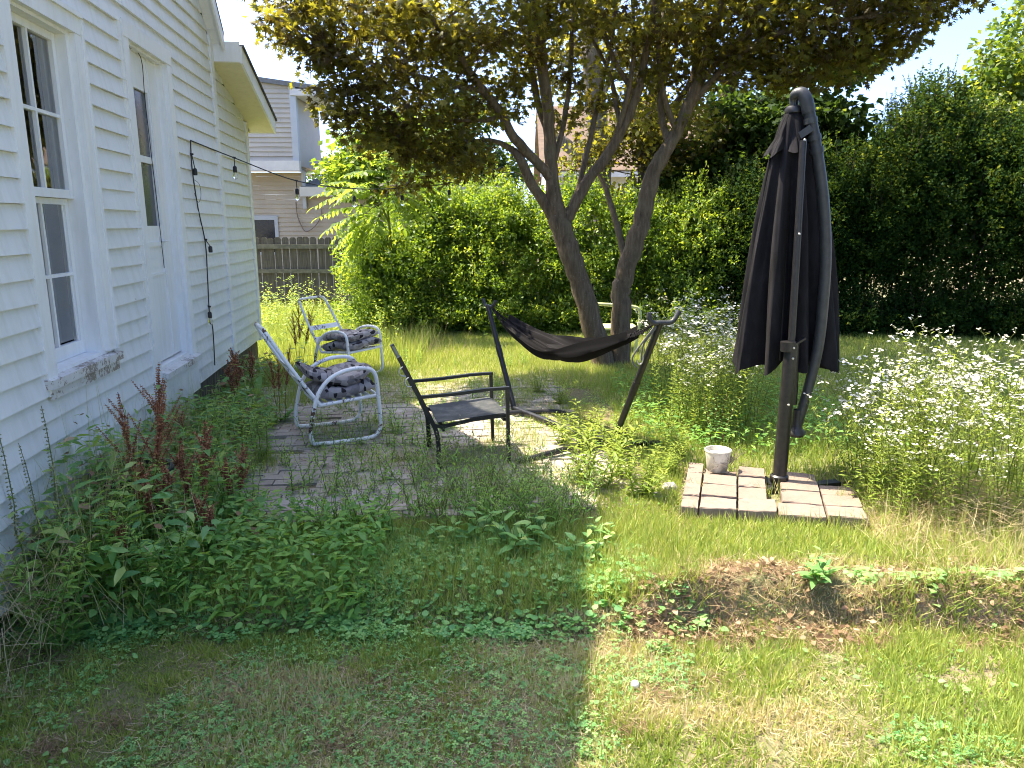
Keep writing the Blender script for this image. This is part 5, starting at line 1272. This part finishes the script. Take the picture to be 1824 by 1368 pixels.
def put(proto, xy, s=1.0, rz=None, label=None, group=None, tilt=(0, 0), z=None):
    if proto.name in used:
        o = proto.copy(); COL.objects.link(o)
        for ch in proto.children:
            c = ch.copy(); COL.objects.link(c); c.parent = o
    else: o = proto; used.add(proto.name)
    zz = float(ground_z(np.array([xy[0]]), np.array([xy[1]]))[0]) if z is None else z
    o.location = (xy[0], xy[1], zz); o.scale = (s, s, s)
    o.rotation_euler = (tilt[0], tilt[1], random.random()*6.28 if rz is None else rz)
    if label: o['label'] = label
    if group: o['group'] = group
    return o
gz = lambda px, py: G(px, py, 0)[:2]

dock = weed('dock_plant', 'x', 'weed', 1.0, 3, .22, .15, .045, 9, T_LANCE, M['broad'], M['stemred'], 71, top='dock', tmat=M['dockseed'], rosette=12, rL=.26, rW=.085, up=.1, lean=.10)
dock2 = weed('dock_plant', 'x', 'weed', .5, 2, .14, .13, .04, 7, T_LANCE, M['broad'], M['stemred'], 72, top='dock', tmat=M['dockseed'], rosette=9, rL=.22, rW=.075, up=.1)
dg = 'rust-red docks gone to seed in the wall bed'
put(dock, Hf(-5.38,.46,0)[:2], 1.08, 1.0, 'tallest rust-red dock, below the sash window sill', dg)
put(dock2, Hf(-4.0,.28,0)[:2], 1.25, None, 'dark rust dock against the wall under the door sill', dg)
put(dock2, Hf(-2.5,.30,0)[:2], 1.5, None, 'dark seedy dock at the wall beside the hanging light cable', dg)
put(dock2, Hf(-1.75,.30,0)[:2], 1.4, None, 'dark dock at the foundation near the string light cable end', dg)
put(dock, Hf(-.35,.55,0)[:2], .9, None, 'dark red dock standing behind the back of the chipped white chair', dg)
put(dock, gz(500,750), .78, None, 'dock growing up through the seat side of the chipped white chair', dg)
for (px, py, s, lab) in ((298,985,1.35,'orange-brown dock spike in front of the foundation corner step'),(345,965,1.45,'pair of orange dock spikes in the middle of the wall bed'),(415,935,1.05,'slender orange dock at the patio edge of the wall bed'),
    (236,1040,.85,'pale orange dock low in the wall bed above the lawn'),(392,1000,.85,'dark red dock where the wall bed meets the clover'),(330,990,.8,'small brownish dock among broad leaves in the wall bed')):
    put(dock2, gz(px, py), s*1.08, None, lab, dg)
sp = weed('mullein_spike', 'x', 'weed', .80, 1, 0, .08, .032, 14, T_OVAL, M['weed'], M['stemgreen'], 73, top='spike', tmat=M['spikegreen'], t1=.45, up=.3)
sg = 'grey-green seed spikes by the wall'
for (u_, o_, s, tl, lab) in ((-5.98,.12,1.22,-.12,'grey-green seed spike leaning toward the window, outermost by the wall'),(-5.86,.16,1.02,-.06,'shortest grey-green seed spike between two taller spikes'),(-5.76,.20,1.16,-.08,'grey-green seed spike closest to the black tub')):
    put(sp, Hf(u_, o_, 0)[:2], s, None, lab, sg, (0, tl))
leafy = weed('goldenrod', 'x', 'weed', .62, 5, .26, .10, .020, 44, T_LANCE, M['weed'], M['stemgreen'], 74, up=.25, droop=.3, taper=.35)
lg = 'leafy green goldenrod in the wall bed'
for (px, py, s, lab) in ((425,850,1.0,'big leafy goldenrod clump between the wall bed and the chipped white chair'),(365,850,.95,'leafy goldenrod in the bed nearer the door sill'),(470,820,.8,'leafy goldenrod beside the rear foot of the chipped white chair'),(330,800,.8,'goldenrod close to the dark foundation'),(450,905,.55,'short goldenrod on the patio edge of the wall bed'),(395,790,.85,'goldenrod tucked behind the biggest leafy clump'),(880,950,.55,'low leafy goldenrod mound before the sling chair, nearest its front leg'),(930,930,.6,'taller leafy goldenrod in the mound before the sling chair'),(985,935,.55,'leafy goldenrod in the mound next to the shadow edge'),(845,935,.5,'small leafy goldenrod at the far side of the mound before the sling chair')):
    put(leafy, gz(px, py), s, None, lab, lg)
for (u_, o_, s, lab) in ((-6.25,.32,1.0,'leafy goldenrod against the siding at the frame edge'),(-5.95,.36,1.05,'leafy goldenrod between the seed spikes and the frame edge'),(-5.62,.42,1.0,'leafy goldenrod in front of the seed spikes'),(-5.35,.62,.9,'leafy goldenrod between the tallest dock and the lawn'),(-5.1,.85,.85,'leafy goldenrod standing in the middle of the wall bed'),(-6.0,.75,.8,'leafy goldenrod on the lawn side of the seed spikes')):
    put(leafy, Hf(u_, o_, 0)[:2], s, None, lab, lg)
pat = weed('patio_weed', 'narrow-leaved green weed growing up between the patio bricks', 'weed', .30, 3, .12, .062, .015, 26, T_LANCE, M['weed'], M['stemgreen'], 75, up=.45, sr=.0025)
pg_ = 'small green weeds between the patio bricks'
plist = [(520,830),(575,830),(600,850),(635,870),(660,830),(700,800),(725,820),(745,860),(610,780),(585,795),(660,750),(690,760),(740,740),(770,720),(790,740),(560,860),(640,800),(670,780),(720,790),(780,830),(815,820),(840,800),(620,730),(710,710),(750,650),(820,650),(850,720),(880,690),(905,660),(930,650),(870,760),(545,850),(600,812),(640,765),(700,742),(590,880),(690,815),(560,790),(650,845),(738,690),(715,770),(830,690),(690,690),(615,905),(520,880),(665,880),(575,745),(640,720),(760,790),(700,860),(735,715),(805,770),(680,640),(655,700),(770,860),(545,905),(620,850),(800,680),(725,660)]
rr = random.Random(12)
plist = [q for q in plist if not (535 < q[0] < 690 and 838 < q[1] < 915 and (q[0]*7+q[1]) % 3)]
for (px, py) in plist: put(pat, gz(px+rr.gauss(0,6), py+rr.gauss(0,5)), .55+.65*rr.random()+(.15 if py > 830 else 0), None, None, pg_)
pay = weed('goldenrod', 'x', 'weed', .42, 6, .20, .095, .022, 46, T_LANCE, M['weedyellow'], M['stemgreen'], 76, up=.4, sr=.003, taper=.4)
yg = 'sunlit yellow-green goldenrod on the patio'
for (px, py, s, lab) in ((1062,868,1.35,'tall sunlit goldenrod in front of the hammock stand upright'),(1098,815,.95,'sunlit goldenrod behind the tall one at the hammock stand'),(1040,800,1.0,'sunlit goldenrod growing over the hammock stand base bar'),(1140,888,.95,'bright bushy goldenrod on bare soil beside the paving blocks'),(1188,845,.72,'yellow-green goldenrod between the bushy one and the bucket'),(1110,850,.75,'short goldenrod behind the bushy one on bare soil'),(1005,790,.75,'goldenrod at the middle of the hammock stand base'),(1030,860,.6,'short goldenrod beside the hammock stand near foot'),(960,700,.65,'pale goldenrod under the hammock, near its steep upright'),(1000,720,.7,'goldenrod under the lowest part of the hammock'),(1205,815,.75,'goldenrod just behind the bucket')):
    put(pay, gz(px, py), s*1.02, None, lab, yg)
redw = weed('red_stemmed_weed', 'bushy weed with reddish lower leaves standing behind the bucket', 'weed', .55, 5, .2, .065, .022, 26, T_LANCE, M['broad'], M['stemred'], 77, up=.3)
put(redw, gz(1275, 800), 1.0)
spire = weed('tall_weed', 'single tall feathery weed spire before the dark shrubs', 'weed', 1.35, 1, 0, .14, .03, 90, T_LANCE, M['weed'], M['stemgreen'], 78, up=.55, sr=.007, taper=.6)
put(spire, gz(1228, 690), 1.0)
fern = []
rg1 = np.random.default_rng(3)
for (a, b) in (((1105,815),(1152,805)),((1104,810),(1140,765)),((1102,808),(1118,752)),((1100,815),(1085,760)),((1104,818),(1135,830))):
    fern.append((a, b, 5.72, 5.6+rg1.normal()*.08, None))
pinnate('sumac_seedling', 'small feathery seedling with pinnate leaves beside the hammock stand upright', G(1102, 835), [[(1102,838,5.7,3),(1103,812,5.7,2)]], fern, .062, .017, 10, 62, 'seedling', .9)
# broad-leaved and lobed low weeds at the bed's edge
broadw = weed('broadleaf_weed', 'x', 'weed', .22, 4, .16, .13, .05, 7, T_LANCE, M['broad'], M['stemgreen'], 79, rosette=8, rL=.18, rW=.06, up=.25, taper=.3)
bg1 = 'broad-leaved weeds along the shaded bank'
for (px, py, s, lab) in ((905,985,1.1,'largest broad-leaved weed below the sling chair, at the shadow edge'),(850,965,1.0,'broad-leaved weed below the sling chair front leg'),(955,965,.95,'broad-leaved weed close beside the largest one'),(800,980,.8,'broad-leaved weed in clover below the sling chair'),(1030,1000,.8,'broad-leaved weed right on the house shadow edge'),(1065,965,.7,'small broad-leaved weed in the first strip of sun'),(1175,1120,.38,'tiny broad-leaved weed in sunlit lawn'),(1455,1050,.75,'broad-leaved weed on the dry bank above the red brick'),(300,905,1.2,'broad-leaved weed among the docks'),(200,935,1.35,'big broad-leaved weed below the black tub'),(130,930,1.3,'broad-leaved weed near the seed spikes'),(370,940,1.0,'broad-leaved weed under the orange docks'),(280,965,1.1,'broad-leaved weed in the lower wall bed'),(65,920,1.2,'broad-leaved weed closest to the wall at the frame edge')):
    put(broadw, gz(px, py), s, None, lab, bg1)
vine = weed('lobed_vine', 'x', 'weed', .30, 9, .42, .11, .11, 11, T_LOBED, M['weed'], M['stembrown'], 80, up=.15, taper=.2, droop=.4)
vg = 'lobed-leaf vine mounds at the corner of the bed'
for (px, py, s, lab) in ((60,1010,1.0,'lobed-leaf vine mound at the frame edge under the wall'),(150,1035,.95,'lobed-leaf vine mound bordering the lawn'),(215,1010,.8,'lobed-leaf vine mound next to the pale orange dock'),(30,1070,.9,'low lobed-leaf vine on the lawn edge at the frame border'),(95,1000,1.35,'tall lobed-leaf vine mound climbing toward the seed spikes')):
    put(vine, gz(px, py), s, None, lab, vg)
seedy = weed('seeding_grass', 'tall seeding weed stems in the strip before the sling chair', 'weed', .36, 9, .22, .075, .012, 9, T_LANCE, M['weed'], M['stemgreen'], 81, top='seedhead', tmat=M['spikegreen'], up=.7, sr=.002)
sgr = 'seeding weeds in front of the sling chair'
for (px, py) in ((840,925),(885,930),(925,915),(965,925),(1000,905),(870,900),(820,900),(780,925),(945,890),(905,905),(990,880),(740,920),(600,960),(560,950),(660,950),(700,955),(870,940),(920,895),(950,945),(1010,930),(1030,915),(860,910),(805,945),(770,905),(980,950),(830,880),(925,960)): put(seedy, gz(px+rr.gauss(0,5), py+rr.gauss(0,4)), (.85+.6*rr.random()), None, None, sgr)
# fleabane
fb = [weed('fleabane', 'x', 'flower', 1.02, 4, .30, .09, .020, 44, T_LANCE, M['weedyellow'], M['stemgreen'], 82+k, top='flower', tmat=M['flower'], up=.5, sr=.0035, t1=.8) for k in range(3)]
fl_g = 'white fleabane clump beside the paving blocks'
for i, (px, py, s, tl) in enumerate(((1545,915,.66,-.2),(1600,935,.72,-.1),(1690,950,.70,.05),(1770,960,.62,.1),(1830,955,.8,.1),(1575,890,.78,-.3),(1565,905,1.02,-.26),(1610,918,1.06,-.16),(1665,930,1.05,-.04),(1730,940,1.08,.02),(1795,945,1.05,.08),(1640,905,1.1,-.1),(1540,880,.92,-.34),(1520,860,.80,-.22),(1570,850,.95,-.2),(1640,870,1.05,-.05),(1610,900,.98,-.16),(1560,880,.80,-.22),(1660,880,.98,.0),(1720,890,.98,.05),(1780,880,1.0,.1),(1690,850,1.02,-.05),(1600,850,.92,-.18),(1830,870,.95,.1),(1750,840,1.0,.05),(1800,930,.85,.12),(1650,925,.8,-.1),(1870,900,.95,0))):
    put(fb[i % 3], gz(px, py), s, None, 'white fleabane plant in the big clump beside the paving blocks', fl_g, (0, tl))
fs_g = 'shaded fleabane clump beside the hammock'
for i, (px, py, s) in enumerate(((1180,735,.98),(1225,745,1.05),(1270,755,1.0),(1310,760,.95),(1205,700,1.0),(1255,712,1.05),(1300,720,.98),(1165,700,.85),(1340,745,.82),(1240,780,.8),(1195,720,.95),(1240,730,1.0),(1285,735,.95),(1320,725,.85),(1190,770,.95),(1230,785,.9),(1300,790,.95),(1335,775,.85),(1270,785,1.0),(1210,760,1.05),(1290,765,1.08),(1250,770,1.1))):
    put(fb[i % 3], gz(px, py), s, None, 'white fleabane plant in the shaded clump beside the hammock', fs_g)
# a dry bent stalk by the wall
f = MB(); f.tube([G(15,1010,.0),A(40,960,3.75),A(75,895,3.95),A(92,868,4.1)], [.006,.006,.005,.003], 6, sub=4); o = part('dry_stalk', f, M['twig']); tag(o, 'long dry bent stalk lying over the leaves under the wall', 'stalk')
# ================================================================== STUFF: grass, clover, litter
rs = np.random.default_rng(99)
def region(n, x0, x1, y0, y1, rng=rs, marg=.7):
    x = x0+(x1-x0)*rng.random(n); y = y0+(y1-y0)*rng.random(n)
    k = np.abs(x) < .71*y+marg
    return x[k], y[k]
def offwall(x, y, d=.05): return x > HO[0]+HD[0]*(y-HO[1])/HD[1]+d
def platform(x, y):
    k = np.ones(len(x), bool); q = [Fl, Fr, Br_, Bl]
    for i in range(4):
        a, b = q[i], q[(i+1) % 4]; k &= ((b[0]-a[0])*(y-a[1])-(b[1]-a[1])*(x-a[0])) > -.02
    return k
def grass(name, label, xs_, ys_, Lm, Lv, W, tint, seed, lean=.6, mat='grass', z=None):
    rg = np.random.default_rng(seed); n = len(xs_); zz = ground_z(xs_, ys_) if z is None else z
    a = rg.random(n)*6.283; le = lean*rg.random(n)**1.3
    yd = np.stack([np.cos(a)*le, np.sin(a)*le, np.ones(n)], 1)
    b = rg.random(n)*6.283; nr = np.stack([np.cos(b), np.sin(b), np.full(n, .25)], 1)
    L = Leaves(T_BLADE); L.add(np.stack([xs_, ys_, zz-.004], 1), yd, nr, np.broadcast_to(Lm, (n,))*(1-Lv+2*Lv*rg.random(n)), W*(.7+.6*rg.random(n)), tint)
    o = L.build(name, M[mat]); tag(o, label, 'grass', kind='stuff'); return o
def dryness(x, y):
    return fbm(x+50, y*1.6+50, .55, 3)
# near lawn
x, y = region(330000, -3.4, 5.6, .9, 3.4, marg=2.1); k = offwall(x, y); x, y = x[k], y[k]
d = dryness(x, y); bare = fbm(x+20, y+20, .35, 31)
k = rs.random(len(x)) < np.clip(1.15-1.5*np.clip(bare-.60, 0, 1)*5, .3, 1); x, y, d = x[k], y[k], d[k]
dry = np.clip((d-.50)*3.4+.12, 0.03, .92)
tint = np.where(rs.random(len(x)) < dry, .68+.32*rs.random(len(x)), np.clip(.10+.48*rs.random(len(x))+.25*(d-.5), 0, .62))
tall = fbm(x+9, y+77, .5, 41); right = np.clip((x-.9)/.6, 0, 1)*np.clip((y-2.5)/.5, 0, 1)
tuft = fbm(x+31, y+13, .11, 45); tint = np.clip(tint+(tuft-.5)*.35*(tint < .66), 0, 1); Lm = .018+.036*np.clip((tuft-.3)*2, 0, 1)+.030*np.clip((tall-.45)*4, 0, 1)+.04*right*np.clip((tall-.4)*4, 0, 1)
grass('lawn_grass', 'patchy mown grass with dry straw patches across the lawn', x, y, Lm*.92, .45, .0054, tint, 1, 1.5)
# rough strip between the bank and the paving blocks, dry bank
x, y = region(95000, .55, 6.4, 3.3, 4.75, marg=2.3); k = ~platform(x, y); x, y = x[k], y[k]
d = dryness(x, y)+.16*np.clip((x-1.5), 0, 1)-.25*np.clip((y-3.65)/.3, 0, 1)*(x < 2.1); dry = np.clip((d-.44)*2.6, .05, .85)
dry = np.where(y < 3.62, np.maximum(dry, .72), dry)
tint = np.where(rs.random(len(x)) < dry, .68+.32*rs.random(len(x)), .12+.5*rs.random(len(x)))
k = ((y > 3.60) | (rs.random(len(x)) < .10)) & (rs.random(len(x)) < .35+.65*np.clip((y-3.6)/.25, 0, 1)); grass('rough_grass', 'rough half-dry grass in front of the paving blocks', x[k], y[k], .068, .5, .0054, tint[k], 2, 1.5)
# bed strip on the shaded side
x, y = region(34000, -3.2, .95, 3.30, 4.25); k = offwall(x, y); x, y = x[k], y[k]; grass('bed_grass', 'long green grass in the shaded strip before the patio', x, y, .10, .6, .0042, np.where(rs.random(len(x)) < .1, .7, .05+.55*rs.random(len(x))), 3, 1.1)
x, y = region(12000, 1.25, 3.4, 2.35, 3.2); k = (fbm(x+9, y+77, .35, 47) > .47) & (rs.random(len(x)) < np.clip((x-1.25)*1.2, .1, 1)); x, y = x[k], y[k]
grass('rough_grass', 'longer bright grass tufts below the dry bank', x, y, .095, .5, .0042, .2+.42*rs.random(len(x)), 31, 1.0)
# lawn beyond the flowers
x, y = region(230000, 1.0, 11.5, 4.5, 12.4, marg=2.6); k = ~platform(x, y) & (rs.random(len(x)) < np.clip(7.5/y, .3, 1)); x, y = x[k], y[k]
d = dryness(x, y); tint = np.where(rs.random(len(x)) < np.clip((d-.55)*2, .03, .5), .66+.3*rs.random(len(x)), .08+.5*rs.random(len(x)))
grass('back_grass', 'grass beyond the flowers, running into shrub shade', x, y, .085, .5, .0062, tint, 4, .8)
# behind the patio
x, y = region(90000, -3.4, 1.8, 8.2, 12.6, marg=1); k = offwall(x, y) & ((x < -2.0) | (y > 8.7) | (rs.random(len(x)) < .5)); x, y = x[k], y[k]
tint = np.where(rs.random(len(x)) < .14, .64+.3*rs.random(len(x)), .15+.47*rs.random(len(x)))
grass('back_grass', 'bright grass strip between the patio and the bushes', x, y, .08, .6, .0065, tint, 5, .9)
x, y = region(26000, -5.6, -1.2, 9.4, 15.4, marg=1); k = offwall(x, y, .15) | (y > 9.5); x, y = x[k], y[k]
grass('tall_grass', 'tall sunlit grass below the wooden fence', x, y, .24, .5, .0085, .2+.44*rs.random(len(x)), 6, .7)
# tufts on the patio
x, y = region(75000, -2.4, 1.3, 4.0, 9.0); t_ = fbm(x+5, y+5, .5, 61); k = offwall(x, y, .1) & (rs.random(len(x)) < np.clip((t_-.43)*5+.25*(y < 4.45)-.9*((y < 5.6) & (y > 4.5) & (x < -.72) & (x > -1.75))+.06*(y > 6.5)+np.clip((y-7.2)*.3, 0, .5), .012, .8)) & ~platform(x, y); x, y = x[k], y[k]
grass('patio_grass', 'grass tufts growing in the patio joints', x, y, .06, .5, .0045, np.where(rs.random(len(x)) < .2, .66+.3*rs.random(len(x)), .12+.46*rs.random(len(x))), 7, 1.1, z=np.zeros(len(x)))
# shade grass below shrubs and wall side
x, y = region(9000, -3.6, -1.3, 4.2, 8.6); k = offwall(x, y, .06) & (x < wallx(y)+0.75*(.6+.8*vnoise(x+9, y+9, .6, 2))); x, y = x[k], y[k]
grass('bed_grass', 'green grass among the docks along the wall', x, y, .16, .5, .005, .05+.5*rs.random(len(x)), 8, .9)

def low_leaves(name, label, cat, T, mat, x, y, hmax, LL, lv, tint, seed, flat=1.0, z0=0, asp=1.0):
    rg = np.random.default_rng(seed); n = len(x); zz = ground_z(x, y)+z0+np.asarray(hmax)*rg.random(n)
    a = rg.random(n)*6.283; yd = np.stack([np.cos(a), np.sin(a), .25*rg.normal(size=n)], 1); nr = rdir(n, rg)*.42+np.array([0, 0, flat])
    s = LL*(1-lv+2*lv*rg.random(n)); L = Leaves(T); L.add(np.stack([x, y, zz], 1), yd, nr, s, s*asp, tint); o = L.build(name, M[mat]); tag(o, label, cat, kind='stuff'); return o
# clover
x, y = region(60000, -3.2, 3.2, 1.3, 3.35); c = fbm(x+70, y+70, .45, 51)+.07*(x < .3)-.06-.09*(x > .5); k = offwall(x, y) & (c > .46+.12*rs.random(len(x))); x, y = x[k], y[k]
low_leaves('lawn_clover', 'clover patches scattered through the mown lawn', 'clover', T_CLOVER, 'clover', x, y, .038, .0105, .45, rs.random(len(x)), 11)
x, y = region(24000, -3.2, .85, 3.15, 4.1); c = fbm(x+70, y+70, .35, 52); k = offwall(x, y) & (c+.05*(y < 3.75)-.20*np.clip(x+.2, 0, 1) > .44+.22*rs.random(len(x))); x, y = x[k], y[k]
low_leaves('clover', 'dense clover and ground ivy along the shaded bank', 'clover', T_CLOVER, 'clover', x, y, .055, .021, .4, rs.random(len(x)), 12)
x, y = region(4200, -3.2, .7, 3.2, 3.95); k = offwall(x, y); x, y = x[k], y[k]
low_leaves('ground_ivy', 'round ground ivy leaves on the shaded bank', 'ground ivy', T_ROUND, 'clover', x, y, .06, .032, .4, rs.random(len(x)), 13)
x, y = region(9000, -3.2, 3.2, 1.3, 3.3); k = (fbm(x+33, y+12, .5, 53) > .5) & (rs.random(len(x)) < np.where(x > .35, .22, 1)); x, y = x[k], y[k]
low_leaves('ground_ivy', 'small round leaves dotted through the lawn', 'ground ivy', T_OVAL, 'clover', x, y, .035, .024, .5, .3+.7*rs.random(len(x)), 14, 1.0, 0, .8)
x, y = region(3200, .7, 3.4, 3.2, 3.6); k = fbm(x+3, y+1, .3, 54) > .62; x, y = x[k], y[k]
low_leaves('bank_leaves', 'small creeping leaves over the dry bank', 'ground ivy', T_OVAL, 'clover', x, y, .06, .032, .4, .4+.6*rs.random(len(x)), 15)
# broad undergrowth near the wall
x, y = region(15000, -3.6, -1.0, 3.2, 9.0); dw = x-wallx(y); k = (dw > .04) & (dw < .30+.75*vnoise(x+4, y+4, .8, 9)*(y < 7)+.25*(y < 5)); x, y, dw = x[k], y[k], dw[k]
hm_ = np.where(y < 4.6, .60, np.where(y < 6, .50, .30))*np.clip(1.25-dw*.75, .25, 1)*(.55+.75*vnoise(x+11, y+7, .35, 19))
low_leaves('undergrowth', 'mixed leafy undergrowth filling the bed along the wall', 'undergrowth', T_LANCE, 'broad', x, y, hm_, .085, .5, rs.random(len(x)), 16, .7, asp=.34)
k = rs.random(len(x)) < .22; low_leaves('undergrowth', 'rounder dark leaves mixed through the bed along the wall', 'undergrowth', T_OVAL, 'broad', x[k], y[k], hm_[k]*.9, .055, .5, rs.random(k.sum()), 26, .8, asp=.75)
k = rs.random(len(x)) < .30; low_leaves('undergrowth', 'fine bright leaves mixed through the bed along the wall', 'undergrowth', T_LANCE, 'weed', x[k], y[k], hm_[k]*1.15, .06, .5, rs.random(k.sum()), 27, .5, asp=.22)
k = rs.random(len(x)) < .16; low_leaves('undergrowth', 'withered brown leaves among the bed plants', 'undergrowth', T_LANCE, 'deadgrass', x[k], y[k], hm_[k]*1.1, .06, .5, rs.random(k.sum()), 32, .5, asp=.4)
k = rs.random(len(x)) < .45; grass('bed_grass', 'thin upright stems sticking out of the bed along the wall', x[k], y[k], hm_[k]*1.15, .4, .0042, np.where(rs.random(k.sum()) < .35, .7+.3*rs.random(k.sum()), .15+.45*rs.random(k.sum())), 33, .7)
x, y = region(6000, -3.4, -.7, 3.25, 4.3); k = offwall(x, y); x, y = x[k], y[k]
low_leaves('undergrowth', 'leafy undergrowth at the lawn end of the wall bed', 'undergrowth', T_LANCE, 'weed', x, y, .24, .06, .5, .8*rs.random(len(x)), 17, .8, asp=.36)
x, y = region(5000, 1.1, 3.2, 5.6, 8.2); k = (x-.95*1.0 > 0) & ~platform(x, y); x, y = x[k], y[k]
low_leaves('undergrowth', 'low leafy growth under the shaded fleabane clump', 'undergrowth', T_LANCE, 'weed', x, y, .20, .055, .45, .8*rs.random(len(x)), 18, .7, asp=.3)
# weeds before the fence
cen = np.stack([-4.6+3.2*rs.random(130), 10.0+5.0*rs.random(130), np.zeros(130)], 1); L = Leaves(T_LANCE); mbw = MB()
for c in cen:
    if not offwall(np.array([c[0]]), np.array([c[1]]), .2)[0] and c[1] < 9.6: continue
    h = .35+.55*rs.random(); m_ = 36; q = rs.random(m_); aa = rs.random(m_)*6.28
    L.add(c+np.stack([rs.normal(size=m_)*.03, rs.normal(size=m_)*.03, q*h], 1), np.stack([np.cos(aa), np.sin(aa), .5+0*aa], 1), rdir(m_, rs)*.4+np.array([0,0,1]), .10*(1-.5*q), .024, rs.random(m_))
o = L.build('meadow_weeds', M['weedyellow']); tag(o, 'sunlit knee-high weeds in front of the wooden fence', 'weeds', kind='stuff')
x, y = region(7000, 2.0, 4.4, 3.55, 4.9); k = ~platform(x, y) & (x-2.0 > .45*rs.random(len(x))); x, y = x[k], y[k]
grass('rough_grass', 'long half-dry grass tangled under the white flowers', x, y, .20, .5, .0040, np.where(rs.random(len(x)) < .38, .66+.34*rs.random(len(x)), .25+.35*rs.random(len(x))), 9, 1.5)
# straw: litter on the bank, and a dry heap by the flowers
def straws(name, label, x, y, z, ln, up, seed, mat='straw'):
    rg = np.random.default_rng(seed); n = len(x); a = rg.random(n)*6.283
    yd = np.stack([np.cos(a), np.sin(a), up*rg.normal(size=n)], 1); L = Leaves(T_BLADE)
    L.add(np.stack([x, y, z], 1), yd, rdir(n, rg), ln*(.5+rg.random(n)), .0026, rg.random(n)); o = L.build(name, M[mat]); tag(o, label, 'straw', kind='stuff')
x, y = region(30000, .55, 5.4, 3.14, 3.72, marg=2.3); t_ = vnoise(x+40, y+40, .16, 15); k = rs.random(len(x)) < .25+.75*np.clip((t_-.25)*2.2, 0, 1); x, y = x[k], y[k]
straws('dead_thatch', 'ragged brown dead thatch heaped along the bank', x, y, ground_z(x, y)+.002+.06*rs.random(len(x))*vnoise(x+40, y+40, .16, 15), .045, .7, 21, 'deadgrass')
k = rs.random(len(x)) < .14; low_leaves('dead_leaves', 'curled brown dead leaves on the bank', 'dead leaves', T_OVAL, 'deadgrass', x[k], y[k], .05, .03, .5, rs.random(k.sum()), 71, .4, 0, .7)
x, y = region(15000, .5, 3.8, 3.08, 3.42); straws('dead_thatch', 'short matted dead grass on the face of the bank', x, y, ground_z(x, y)+.004+.02*rs.random(len(x)), .035, .6, 72, 'deadgrass')
x, y = region(9000, .55, 5.4, 3.14, 3.75, marg=2.3); k = rs.random(len(x)) < .4; x, y = x[k], y[k]; straws('straw', 'pale dry straw lying over the bank', x, y, ground_z(x, y)+.01+.04*rs.random(len(x)), .085, .5, 28)
for px, py in ((455,1075),(520,1100),(620,1075),(690,1072),(120,1175),(200,1290),(440,1235),(520,1250),(660,1215),(770,1270),(1130,1300),(1160,1235),(1250,1210),(80,1340),(610,1330),(905,1330),(1150,1060)):
    c_ = G(px, py, -.12); n = 260; x = c_[0]+.055*rs.normal(size=n); y = c_[1]+.035*rs.normal(size=n)
    straws('dead_thatch', 'small grey-brown clump of dead clippings in the lawn', x, y, ground_z(x, y)+.03*rs.random(n), .045, .6, px, 'deadgrass')
n = 3200; x = 2.75+.42*rs.normal(size=n); y = 4.25+.30*rs.normal(size=n); k = ~platform(x, y) & (x > 2.1); x, y = x[k], y[k]
straws('dry_grass_heap', 'heap of dry tangled grass beneath the white flowers', x, y, ground_z(x, y)+.26*rs.random(len(x))*np.exp(-((x-2.8)/.55)**2), .17, .5, 22)
x, y = region(34000, -3.2, 3.2, 1.3, 3.3); k = dryness(x, y)+.16*rs.random(len(x)) > .5; straws('straw', 'dry clippings lying in the lawn patches', x[k], y[k], ground_z(x[k], y[k])+.012+.02*rs.random(k.sum()), .05, .25, 23)
n = 1100; u = -6.6+2.5*rs.random(n); o_ = .10+.32*rs.random(n); pp = HO+np.outer(u, HD)+np.outer(o_, HN); straws('dry_grass', 'wispy brown dead grass at the foot of the house wall', pp[:, 0], pp[:, 1], ground_z(pp[:, 0], pp[:, 1])+.05+.42*rs.random(n), .24, 1.5, 24)
n = 260; x = -1.35+.25*rs.normal(size=n); y = 10.3+.15*rs.normal(size=n); straws('dry_grass', 'pale dry grass tuft at the foot of the bushes', x, y, .0+.05*rs.random(n), .42, 2.2, 25)
x, y = region(2600, .3, 1.5, 4.0, 5.4); k = ~platform(x, y); x, y = x[k], y[k]; straws('straw', 'dry leaf litter on the bare soil beside the paving blocks', x, y, .002+.014*rs.random(len(x)), .045, .3, 26)

x, y = region(36000, -2.4, 1.2, 4.0, 8.9); t_ = fbm(x+15, y+25, .4, 62); k = offwall(x, y, .1) & (t_ > .44+.14*rs.random(len(x))); x, y = x[k], y[k]
low_leaves('patio_weeds', 'tiny creeping weeds greening the patio joints', 'weeds', T_OVAL, 'weed', x, y, .05, .019, .5, rs.random(len(x)), 29, .8, 0, .6)
for a, b in ((0, 1), (1, 2), (2, 3), (3, 0)):
    pass
n = 900; s_ = rs.random(n); t_ = rs.choice([0, .26, .52, .76], n); P_ = np.array([quad(a, b) for a, b in zip(s_, t_)]); P_ = P_+rs.normal(size=P_.shape)*[.006, .006, 0]; k = fbm(P_[:, 0]+3, P_[:, 1]+3, .25, 63)+.25*(t_ == 0) > .58; P_ = P_[k]
grass('patio_grass', 'grass sprouting between the paving blocks', P_[:, 0], P_[:, 1]-.02*(t_[k] == 0), np.where(t_[k] == 0, .13, .10), .5, .0035, .15+.6*rs.random(k.sum()), 30, .8, z=np.where(t_[k] == 0, 0, .02))

x, y = region(16000, -2.4, 1.2, 4.0, 8.9); t_ = fbm(x+45, y+5, .5, 64); k = offwall(x, y, .1) & (t_ > .46+.1*rs.random(len(x))); x, y = x[k], y[k]
straws('dead_thatch', 'dry litter and soil crumbs spread over the patio bricks', x, y, .014+.012*rs.random(len(x)), .035, .25, 66, 'deadgrass')
